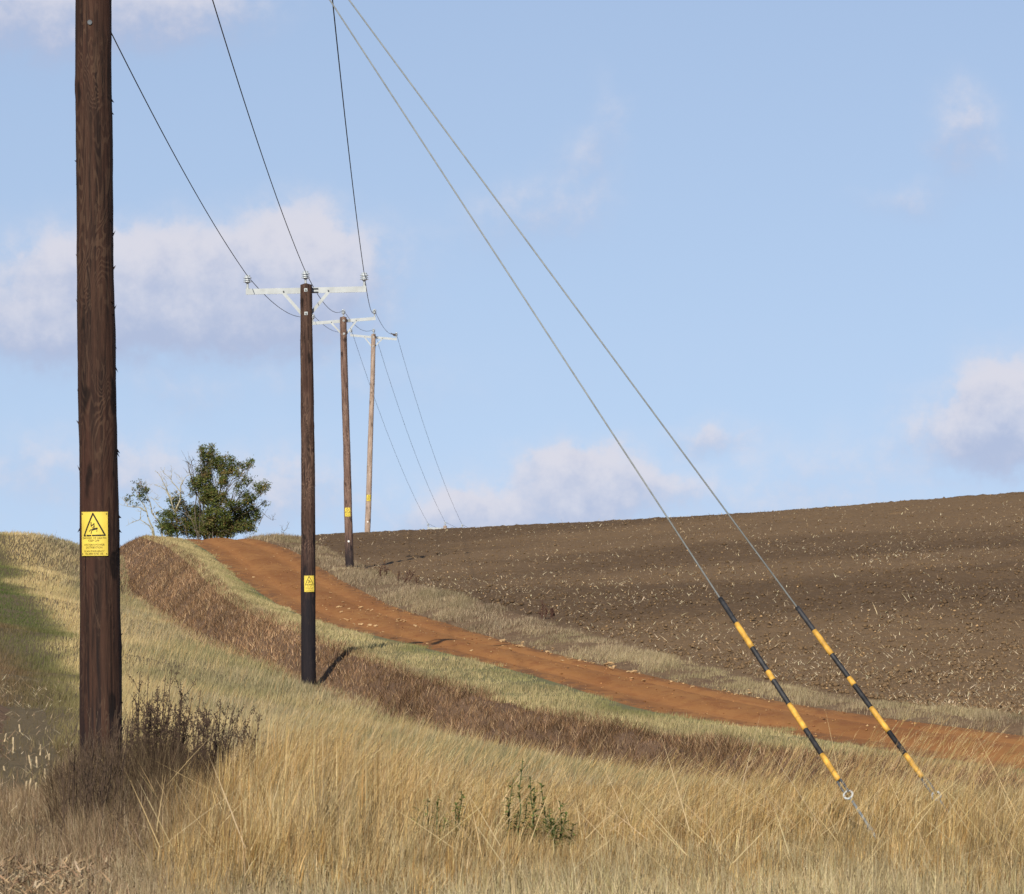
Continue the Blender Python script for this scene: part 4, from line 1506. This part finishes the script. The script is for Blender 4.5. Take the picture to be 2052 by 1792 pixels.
# ------------------------------------------------------------------ bird on the pale pole
def make_bird():
    tip = poles[3][1][2]
    root = empty('bird', tip + Vector((-0.10, -0.03, -0.13)))
    tag(root, 'small grey-brown bird perched against the right insulator of the pale far pole', 'bird')
    mbird = mat_plain('bird_feathers', (0.10, 0.072, 0.05), 0.8, 0, 0.4, 30)
    mpale = mat_plain('bird_breast', (0.32, 0.27, 0.22), 0.8, 0, 0.3, 30)
    # body runs from tail (left, high) to breast (right)
    mb = MB()
    mb.tube([(-0.13, 0, 0.10), (-0.09, 0, 0.085), (-0.05, 0, 0.062), (0.0, 0, 0.035), (0.045, 0, 0.03), (0.075, 0, 0.05), (0.085, 0, 0.075), (0.098, 0, 0.10), (0.115, 0, 0.118), (0.130, 0, 0.118), (0.14, 0, 0.112)],
            [0.010, 0.020, 0.040, 0.055, 0.055, 0.042, 0.030, 0.027, 0.028, 0.018, 0.004], 12)
    mb.build('body', mbird, root, smooth=True)
    for s in (-1, 1):
        mb = MB()
        mb.tube([(0.05, s * 0.045, 0.05), (0.0, s * 0.052, 0.06), (-0.06, s * 0.035, 0.082), (-0.115, s * 0.012, 0.112)], [0.02, 0.028, 0.018, 0.004], 8)
        mb.build('wing', mbird, root, smooth=True)
        mb = MB()
        mb.tube([(0.03, s * 0.02, 0.0), (0.04, s * 0.02, -0.045), (0.06, s * 0.02, -0.05)], 0.005, 6)
        mb.build('leg', mpale, root)
    mb = MB()
    mb.tube([(-0.10, 0, 0.09), (-0.16, 0, 0.12)], [0.016, 0.022], 6)
    mb.build('tail', mbird, root)
    mb = MB()
    mb.tube([(0.138, 0, 0.115), (0.155, 0, 0.110)], [0.006, 0.001], 6)
    mb.build('beak', M['nail'], root)


make_bird()

# ------------------------------------------------------------------ trees on the crest
YT = 262.0
bark = mat_plain('bark_grey', (0.12, 0.10, 0.07), 0.9, 0, 0.4, 9)
bark_pale = mat_plain('bark_pale', (0.34, 0.31, 0.21), 0.9, 0, 0.35, 9)


def TZ(zx, zy, dy=0.0):
    """bearing in the close view of the tree -> place"""
    return P(zx * 0.176 + 229.8, zy * 0.176 + 861.8, YT + dy)


def jitter_path(a, b, n, amp):
    pts = []
    off = Vector((0, 0, 0))
    for i in range(n + 1):
        t = i / n
        off = off * 0.7 + Vector((random.gauss(0, amp), random.gauss(0, amp), random.gauss(0, amp)))
        pts.append(a.lerp(b, t) + off * math.sin(math.pi * min(1, t * 1.0)) + Vector((0, 0, 0)))
    return pts


LEAVES = dict(v=[], n=0)


def leaves_mesh(name, centers, sizes, cols, parent, origin):
    N = len(centers)
    c = np.array(centers)
    nrm = rng.normal(0, 1, (N, 3)) + np.array([-0.1, -0.55, 0.55])
    nrm /= np.linalg.norm(nrm, axis=1)[:, None]
    a = np.cross(nrm, rng.normal(0, 1, (N, 3)))
    a /= np.linalg.norm(a, axis=1)[:, None]
    b = np.cross(nrm, a)
    s = np.array(sizes)[:, None]
    V = np.stack([c - a * s, c + b * s * 0.45 + nrm * s * 0.12, c + a * s, c - b * s * 0.45 + nrm * s * 0.12], 1) - np.array(origin)
    q = np.arange(N)[:, None] * 4
    tris = np.concatenate([q + np.array([[0, 1, 2]]), q + np.array([[0, 2, 3]])])
    return mesh_np(name, V, None, tris, M['leaf'], parent, np.repeat(np.array(cols), 4, 0))


LEAFPAL = [(0.088, 0.110, 0.030), (0.130, 0.150, 0.042), (0.045, 0.066, 0.020), (0.16, 0.165, 0.055), (0.20, 0.145, 0.058)]


def leafy_tree(name, label, base, blobs, n_leaves, holes, trunk_r, cat='tree', stems=4):
    root = empty(name, base)
    tag(root, label, cat)
    mbt, mbb = MB(), MB()
    O = Vector(base)
    stem_ends = []
    cents, sizes, cols = [], [], []
    wts = [b[2] * b[3] for b in blobs]
    tot_w = sum(wts)
    for i, (zx, zy, rx, ry, dens) in enumerate(blobs):
        dy = random.uniform(-0.9, 0.9)
        c = TZ(zx, zy, dy)
        st = O + Vector((random.uniform(-0.35, 0.35) + (c.x - O.x) * 0.25, random.uniform(-.2, .2), 0.0))
        mid = st.lerp(c, 0.5) + Vector(((O.x - c.x) * 0.12, 0, 0.2))
        path = [p for p in jitter_path(st, mid, 4, 0.05)] + jitter_path(mid, c, 4, 0.06)[1:]
        r = trunk_r * random.uniform(0.6, 1.0)
        mbt.tube([p - O for p in path], [r * (1 - 0.8 * k / (len(path) - 1)) for k in range(len(path))], 6)
        rx_m, ry_m = rx * 0.176 / F * YT, ry * 0.176 / F * YT
        ntw = max(5, int(16 * (wts[i] / 20000)))
        for k in range(ntw):
            e = c + Vector((random.gauss(0, rx_m * 0.55), random.gauss(0, 0.45), random.gauss(0, ry_m * 0.55)))
            s0 = path[random.randint(len(path) // 2, len(path) - 1)]
            pp = jitter_path(s0, e, 4, 0.04)
            mbb.tube([p - O for p in pp], [0.018, 0.014, 0.011, 0.008, 0.004], 4, caps=False)
        nl = int(n_leaves * wts[i] / tot_w * dens)
        # leaf clusters inside the blob
        ncl = max(3, nl // 16)
        for k in range(ncl):
            while True:
                q = Vector((random.uniform(-1, 1), random.uniform(-1, 1), random.uniform(-1, 1)))
                if q.length < 1:
                    break
            cc = c + Vector((q.x * rx_m, q.y * max(0.5, ry_m * 1.1), q.z * ry_m))
            if holes and vnoise(np.array([cc.x * 1.0]), np.array([cc.z + cc.y * 0.15]), 2.6, 5)[0] < holes * (0.4 if zy > 850 else 1.0):
                continue
            tone = random.choice(LEAFPAL + LEAFPAL[:2])
            for j in range(16):
                p = cc + Vector((random.gauss(0, .085), random.gauss(0, .10), random.gauss(0, .075)))
                cents.append(tuple(p))
                sizes.append(random.uniform(0.028, 0.062))
                v = random.uniform(0.7, 1.35)
                cols.append(tuple(t * v for t in tone))
    mbt.build('trunk', bark, root, smooth=True)
    mbb.build('branches', bark, root)
    cr = leaves_mesh('crown', cents, sizes, cols, root, O)
    cr['kind'] = 'stuff'
    return root


main_blobs = [(1000, 330, 210, 120, 1.0), (1250, 400, 150, 110, 1.0), (1480, 400, 80, 60, 1.0), (1090, 540, 200, 140, 0.9), (1350, 560, 170, 120, 0.9), (1640, 660, 80, 80, 0.8), (1000, 750, 150, 120, 1.0),
              (1250, 780, 230, 120, 1.1), (1480, 800, 130, 110, 0.9), (850, 295, 65, 60, 1.0), (990, 215, 38, 35, 1.2), (1110, 205, 32, 30, 1.2), (840, 385, 75, 45, 1.0), (1560, 350, 20, 25, 1.5),
              (1730, 640, 25, 50, 1.0), (1700, 830, 35, 40, 0.9), (1580, 960, 90, 100, 1.0), (1560, 560, 40, 40, .8)]
leafy_tree('hedgerow_tree', 'large leafy green tree on the crest behind the end of the track', (TZ(1090, 1225).x, YT, zg(TZ(1090, 1225).x, YT) - 0.1), main_blobs + [(1170, 650, 150, 90, 0.9), (930, 620, 90, 90, 0.8)], 27000, 0.40, 0.045, 'tree')
bush_blobs = [(700, 840, 110, 85, 1.0), (640, 1000, 120, 110, 1.1), (890, 970, 160, 130, 1.3), (1150, 990, 170, 130, 1.4), (1410, 1010, 180, 130, 1.3), (650, 1140, 120, 75, 1.3), (900, 1120, 190, 100, 1.6), (1200, 1130, 230, 100, 1.6),
              (1470, 1100, 150, 80, 1.3), (560, 1090, 60, 80, .9)]
leafy_tree('hedge_bush', 'dense dark green bush at the foot of the tree on the crest', (TZ(1000, 1225).x, YT - 0.8, zg(TZ(1000, 1225).x, YT - 0.8) - 0.1), bush_blobs, 17000, 0.26, 0.025, 'bush')


def bare_tree(name, label, polylines, mat, base_zx, r0, tufts=(), dy=0.0):
    bx = TZ(base_zx, 1200, dy)
    O = Vector((bx.x, bx.y, zg(bx.x, bx.y) - 0.05))
    root = empty(name, O)
    tag(root, label, 'tree')
    tr, br = MB(), MB()
    tips = []
    for pl, r in polylines:
        pts = []
        yy = random.uniform(-0.25, 0.25)
        for i, (a, b) in enumerate(pl):
            yy += random.uniform(-0.12, 0.12)
            p = TZ(a, b, dy + yy)
            if i and len(pl) < 9:
                q = pts[-1].lerp(p, 0.5) + Vector((random.gauss(0, .02), random.gauss(0, .03), random.gauss(0, .02)))
                pts.append(q)
            pts.append(p)
        if pl[0][1] > 1150:
            pts[0] = Vector((pts[0].x, pts[0].y, zg(pts[0].x, pts[0].y) - 0.1))
        n = len(pts)
        rr = [max(0.005, r * r0 * (1 - 0.85 * i / (n - 1))) for i in range(n)]
        (tr if r > 0.75 else br).tube([p - O for p in pts], rr, 6)
        # spur twigs
        for i in range(1, n):
            for k in range(2):
                if random.random() < 0.75:
                    s = pts[i].lerp(pts[i - 1], random.random())
                    e = s + Vector((random.gauss(-.05, .16), random.gauss(0, .1), random.uniform(0.02, .30)))
                    m_ = s.lerp(e, .5) + Vector((random.gauss(0, .03), 0, random.gauss(0, .03)))
                    br.tube([s - O, m_ - O, e - O], [0.009, 0.007, 0.004], 4, caps=False)
                    tips.append(e)
        tips.append(pts[-1])
    tr.build('trunk', mat, root, smooth=True) if tr.v else None
    br.build('branches', mat, root)['kind'] = 'stuff'
    cents, sizes, cols = [], [], []
    for (zx, zy, rx, ry, n) in tufts:
        for k in range(n):
            c = TZ(zx + random.gauss(0, rx), zy + random.gauss(0, ry), dy + random.gauss(0, 0.15))
            tone = random.choice(LEAFPAL)
            for j in range(9):
                cents.append(tuple(c + Vector((random.gauss(0, .05), random.gauss(0, .06), random.gauss(0, .045)))))
                sizes.append(random.uniform(0.03, 0.065))
                cols.append(tuple(t * random.uniform(.7, 1.3) for t in tone))
    if cents:
        cr = leaves_mesh('leaf_tufts', cents, sizes, cols, root, O)
        cr['kind'] = 'stuff'
    return root


bare_tree('sparse_tree', 'leaning half-bare tree with few leaf tufts left of the bush', [
    ([(470, 1200), (400, 1050), (365, 930), (300, 810), (240, 690), (190, 650)], 1.0),
    ([(555, 1180), (510, 1050), (420, 940), (405, 830), (340, 700), (300, 600)], 1.0),
    ([(440, 1190), (390, 1090), (290, 1020), (210, 1050), (130, 1095)], 0.7), ([(290, 1020), (300, 920), (330, 890)], 0.45),
    ([(365, 930), (290, 880), (150, 870), (80, 855)], 0.7), ([(150, 870), (130, 830), (85, 770)], 0.35),
    ([(420, 940), (440, 900), (460, 880)], 0.4), ([(340, 700), (370, 640), (350, 580)], 0.4), ([(600, 960), (500, 860), (410, 755)], 0.6), ([(500, 800), (460, 790), (500, 745)], 0.3)],
    bark_pale, 470, 0.042, [(290, 650, 35, 50, 26), (280, 730, 35, 25, 20), (165, 780, 20, 20, 9), (370, 680, 18, 15, 8), (340, 780, 30, 40, 10), (490, 950, 18, 15, 6), (260, 870, 20, 15, 5), (500, 1060, 25, 45, 10)])
bare_tree('leafless_tree', 'pale dead tree with bare branches between the sparse tree and leafy tree', [
    ([(720, 1200), (705, 1060), (690, 960), (640, 800), (590, 690), (500, 640), (450, 625)], 1.0),
    ([(640, 800), (620, 740), (545, 580), (500, 500), (492, 485)], 0.7), ([(690, 960), (745, 800), (750, 640), (790, 560), (865, 500)], 0.95),
    ([(745, 700), (700, 640), (640, 560), (560, 490), (555, 460)], 0.6), ([(640, 560), (650, 500), (640, 470)], 0.35), ([(750, 640), (770, 580), (740, 540)], 0.4), ([(640, 800), (700, 740), (800, 700)], 0.4), ([(590, 690), (600, 640), (560, 540)], 0.35)],
    bark_pale, 720, 0.045, [(700, 740, 25, 20, 5), (790, 710, 12, 10, 2)], dy=-0.5)

# dry twig and briar on the skyline right of the tree
bare_tree('dead_briar', 'thin leafless briar sprig on the skyline right of the bush', [([(1640, 1090), (1700, 960), (1750, 1000), (1810, 1030)], 0.5), ([(1800, 1030), (1815, 975)], 0.3), ([(1900, 1210), (1930, 1150), (1970, 1090)], 0.35), ([(1930, 1150), (1900, 1130)], 0.25)],
          bark, 1640, 0.035)


# ------------------------------------------------------------------ dead docks and weeds
dock_mat = mat_plain('dead_dock', (0.070, 0.046, 0.030), 0.9, 0, 0.4, 30)
dock_seed = mat_plain('dock_seed', (0.060, 0.038, 0.026), 0.95, 0, 0.45, 60)


def dock_stem(root, O, base, tip, r=0.005, heads=True, branchy=True, seedscale=1.0, start=0.45):
    mb, sb = MB(), MB()
    n = 7
    pts = jitter_path(base, tip, n, 0.006)
    mb.tube([p - O for p in pts], [r * (1 - 0.6 * i / n) for i in range(n + 1)], 5, caps=False)

    def seeds(path, num, sp):
        for k in range(num):
            t = random.random()
            i = min(len(path) - 2, int(t * (len(path) - 1)))
            p = path[i].lerp(path[i + 1], t * (len(path) - 1) - i)
            for j in range(3):
                c = p + Vector((random.gauss(0, sp), random.gauss(0, sp), random.gauss(0, sp))) - O
                s = random.uniform(0.0025, 0.0055) * seedscale
                a = random.uniform(0, 6.28)
                sb.add([c + Vector((math.cos(a + q) * s, math.sin(a + q) * s, random.uniform(-s, s))) for q in (0, 2.1, 4.2)] + [c + Vector((0, 0, s * 1.4))], [(0, 1, 3), (1, 2, 3), (2, 0, 3), (0, 2, 1)])
    k0 = int(n * start)
    if heads:
        seeds(pts[k0:], 26, 0.009)
    if branchy:
        for k in range(random.randint(3, 6)):
            i = random.randint(k0, n - 1)
            s = pts[i]
            e = s + Vector((random.uniform(-0.08, 0.10), random.uniform(-.07, .07), random.uniform(0.06, 0.17)))
            bp = [s, s.lerp(e, .5) + Vector((0.01, 0, 0)), e]
            mb.tube([p - O for p in bp], [r * .5, r * .4, r * .3], 4, caps=False)
            if heads:
                seeds(bp, 9, 0.007)
    st = mb.build('stem', dock_mat, root)
    if sb.v:
        sb.build('seed_head', dock_seed, st)['kind'] = 'stuff'


def dock_clump(label, name, Y, tops, base_c, spread, group=None, heads=True, r=0.005, ss=1.0):
    bx = px2x(base_c, Y)
    O = Vector((bx, Y, zg(bx, Y)))
    root = empty(name, O)
    tag(root, label, 'dead weed', group)
    for (tx, ty) in tops:
        yy = Y + random.uniform(-0.35, 0.35)
        tip = P(tx, ty, yy)
        bx2 = tip.x + (bx - tip.x) * 0.35 - 0.05 + random.uniform(-spread, spread)
        base = Vector((bx2, yy, zg(bx2, yy) - 0.02))
        dock_stem(root, O, base, tip, r=r, heads=heads, seedscale=ss)
    return root


dock_clump('tall clump of dark dead docks with seed heads right of the nearest pole', 'dock_clump', 38.2,
           [(345, 1335), (280, 1348), (300, 1402), (332, 1352), (362, 1368), (316, 1376), (385, 1395), (298, 1350), (270, 1392), (352, 1410), (330, 1430), (375, 1440), (290, 1450), (310, 1420), (262, 1440)] + [(random.uniform(252, 385), random.uniform(1385, 1500)) for _ in range(30)], 320, 0.06, ss=1.1)
dock_clump('looser clump of dark docks leaning right among golden grass', 'dock_clump', 37.6,
           [(402, 1385), (442, 1402), (460, 1408), (420, 1440), (436, 1425), (398, 1450), (410, 1415), (470, 1440), (455, 1470)] + [(random.uniform(380, 480), random.uniform(1420, 1520)) for _ in range(14)], 395, 0.05, ss=1.1)
dock_clump('few dock stalks bending right at the edge of the dead docks', 'dock_clump', 37.0,
           [(500, 1455), (522, 1430), (484, 1470), (515, 1480), (492, 1440)], 445, 0.05, ss=1.1)
dock_clump('thin dark upright dead stems in front of the nearest pole', 'dead_weed', 34.0,
           [(132, 1455), (150, 1490), (165, 1500), (172, 1470), (188, 1510), (200, 1490), (215, 1500), (226, 1480), (236, 1510), (178, 1530), (158, 1540), (205, 1530), (140, 1520), (246, 1490)] + [(random.uniform(118, 262), random.uniform(1400, 1560)) for _ in range(26)], 195, 0.03, heads=False, r=0.0045)
dock_clump('short dark dead stems at the bottom left corner', 'dead_weed', 31.6, [(115, 1540), (70, 1620), (205, 1560), (140, 1580), (262, 1570), (305, 1590)], 180, 0.10, heads=False, r=0.004)
rust = mat_plain('rusty_dock', (0.085, 0.042, 0.028), 0.9, 0, 0.4, 30)
dm0, ds0 = dock_mat, dock_seed
dock_mat = dock_seed = rust
dock_clump('rusty dead docks on the verge left of the straw-strewn field corner', 'dock_clump', 178, [(766, 1132), (771, 1126), (776, 1140), (762, 1142)], 770, 0.12, r=0.008, ss=2.0)
dock_clump('reddish dead docks on the verge just right of the third pole', 'dock_clump', 168, [(800, 1150), (822, 1142), (828, 1150), (834, 1158), (815, 1160)], 822, 0.15, r=0.008, ss=2.0)
dock_clump('rusty dead docks beside the field halfway down the verge', 'dock_clump', 131, [(1088, 1212), (1096, 1225), (1104, 1220), (1112, 1232), (1080, 1228)], 1100, 0.12, r=0.009, ss=2.2)
dock_mat, dock_seed = dm0, ds0
dock_clump('small dark dock stalks standing in the middle of the golden grass', 'dock_clump', 39.5, [(690, 1480), (697, 1500), (682, 1510), (752, 1500), (744, 1515)], 700, 0.04, r=0.004)


# ------------------------------------------------------------------ green thistles in the grass
thistle_leaf = mat_blade('thistle_leaf', 0.3)


def thistle(label, px, Y, stems):
    bx = px2x(px, Y)
    O = Vector((bx, Y, zg(bx, Y)))
    root = empty('thistle', O)
    tag(root, label, 'thistle', 'green thistles in the dry grass')
    mst = mat_plain('thistle_stem', (0.10, 0.115, 0.045), 0.8, 0, 0.3, 20)
    for (tx, ty) in stems:
        tip = P(tx, ty, Y + random.uniform(-.1, .1))
        b = Vector((tip.x + random.uniform(-.05, .05), tip.y, O.z))
        pts = jitter_path(b, tip, 6, 0.006)
        mb = MB()
        mb.tube([p - O for p in pts], [0.006 - 0.0006 * i for i in range(7)], 5, caps=False)
        st = mb.build('stem', mst, root)
        lv, lt, lc = [], [], []
        nl = 34
        for k in range(nl):
            t = 0.30 + 0.70 * k / nl
            i = min(5, int(t * 6))
            p = pts[i].lerp(pts[i + 1], t * 6 - i)
            a = k * 2.4 + random.uniform(-.4, .4)
            ln = random.uniform(0.05, 0.10) * (1.2 - 0.5 * t)
            d = Vector((math.cos(a), math.sin(a), random.uniform(0.1, 0.8))).normalized()
            s = d.cross(Vector((0, 0, 1))).normalized()
            tone = random.choice([(0.14, 0.19, 0.05), (0.19, 0.24, 0.07), (0.10, 0.14, 0.045), (0.30, 0.29, 0.09)])
            b0 = len(lv)
            for (q, wq) in ((0, 0.003), (0.35, 0.008), (0.7, 0.006), (1.0, 0.001)):
                cpt = p + d * ln * q - Vector((0, 0, 0.02 * q * q)) - O
                lv += [tuple(cpt + s * wq), tuple(cpt - s * wq)]
                lc += [tone, tone]
            for q in range(3):
                lt.append((b0 + 2 * q, b0 + 2 * q + 1, b0 + 2 * q + 3, b0 + 2 * q + 2))
        mesh_np('leaves', lv, lt, None, thistle_leaf, st, np.array(lc))


thistle('green thistle low in the dry grass left of the larger thistle', 880, 31.4, [(838, 1620), (858, 1600), (878, 1595), (925, 1585), (915, 1610), (845, 1650), (892, 1640)])
thistle('tallest green thistle in the middle of the golden grass', 1052, 32.1, [(1030, 1560), (1048, 1520), (1062, 1555), (1018, 1600), (1055, 1600), (1072, 1575), (1040, 1625), (1085, 1570)])
thistle('small green thistle right of the tallest thistle', 1115, 31.3, [(1100, 1620), (1122, 1605), (1135, 1630), (1148, 1650), (1110, 1640)])

# ------------------------------------------------------------------ maize stubble, lower left
stub_mat = mat_plain('maize_stub', (0.46, 0.36, 0.22), 0.85, 0, 0.4, 30)
STUBS = [(26, 1478, 1506, 0), (80, 1492, 1512, 2), (88, 1512, 1498, 8), (64, 1513, 1548, -6), (74, 1516, 1545, -1), (92, 1540, 1580, -2), (50, 1565, 1590, 4), (56, 1560, 1592, 6), (97, 1510, 1528, 2), (10, 1535, 1552, -3), (30, 1600, 1615, 9), (40, 1452, 1470, -2),
         (70, 1568, 1588, 3), (8, 1470, 1484, 5), (112, 1560, 1580, 1)]
for (px, yt, yb, dx) in STUBS:
    yb2 = max(yb, yt + 12)
    # distance at which the ground is seen at yb
    Yq = 70.0
    for k in range(60):
        g = zg(px2x(px, Yq), Yq)
        Yq = 0.6 * Yq + 0.4 * (-g * F / max(20, (yb2 - HY)))
    b = Vector((px2x(px, Yq), Yq, zg(px2x(px, Yq), Yq)))
    L_ = abs(yb2 - yt) / F * Yq
    mb = MB()
    tip = b + Vector((dx / F * Yq, random.uniform(-.03, .03), L_))
    mb.tube([b - b - Vector((0, 0, 0.03)), (tip - b) * 0.5 + Vector((0.003, 0, 0)), (tip - b) * 0.55, tip - b], [0.0085, 0.007, 0.009, 0.006], 7)
    o = mb.build('maize_stub', stub_mat, None)
    o.location = b
    tag(o, 'pale broken maize stub standing in bare soil at the lower left', 'stubble', 'maize stubs at the lower left')
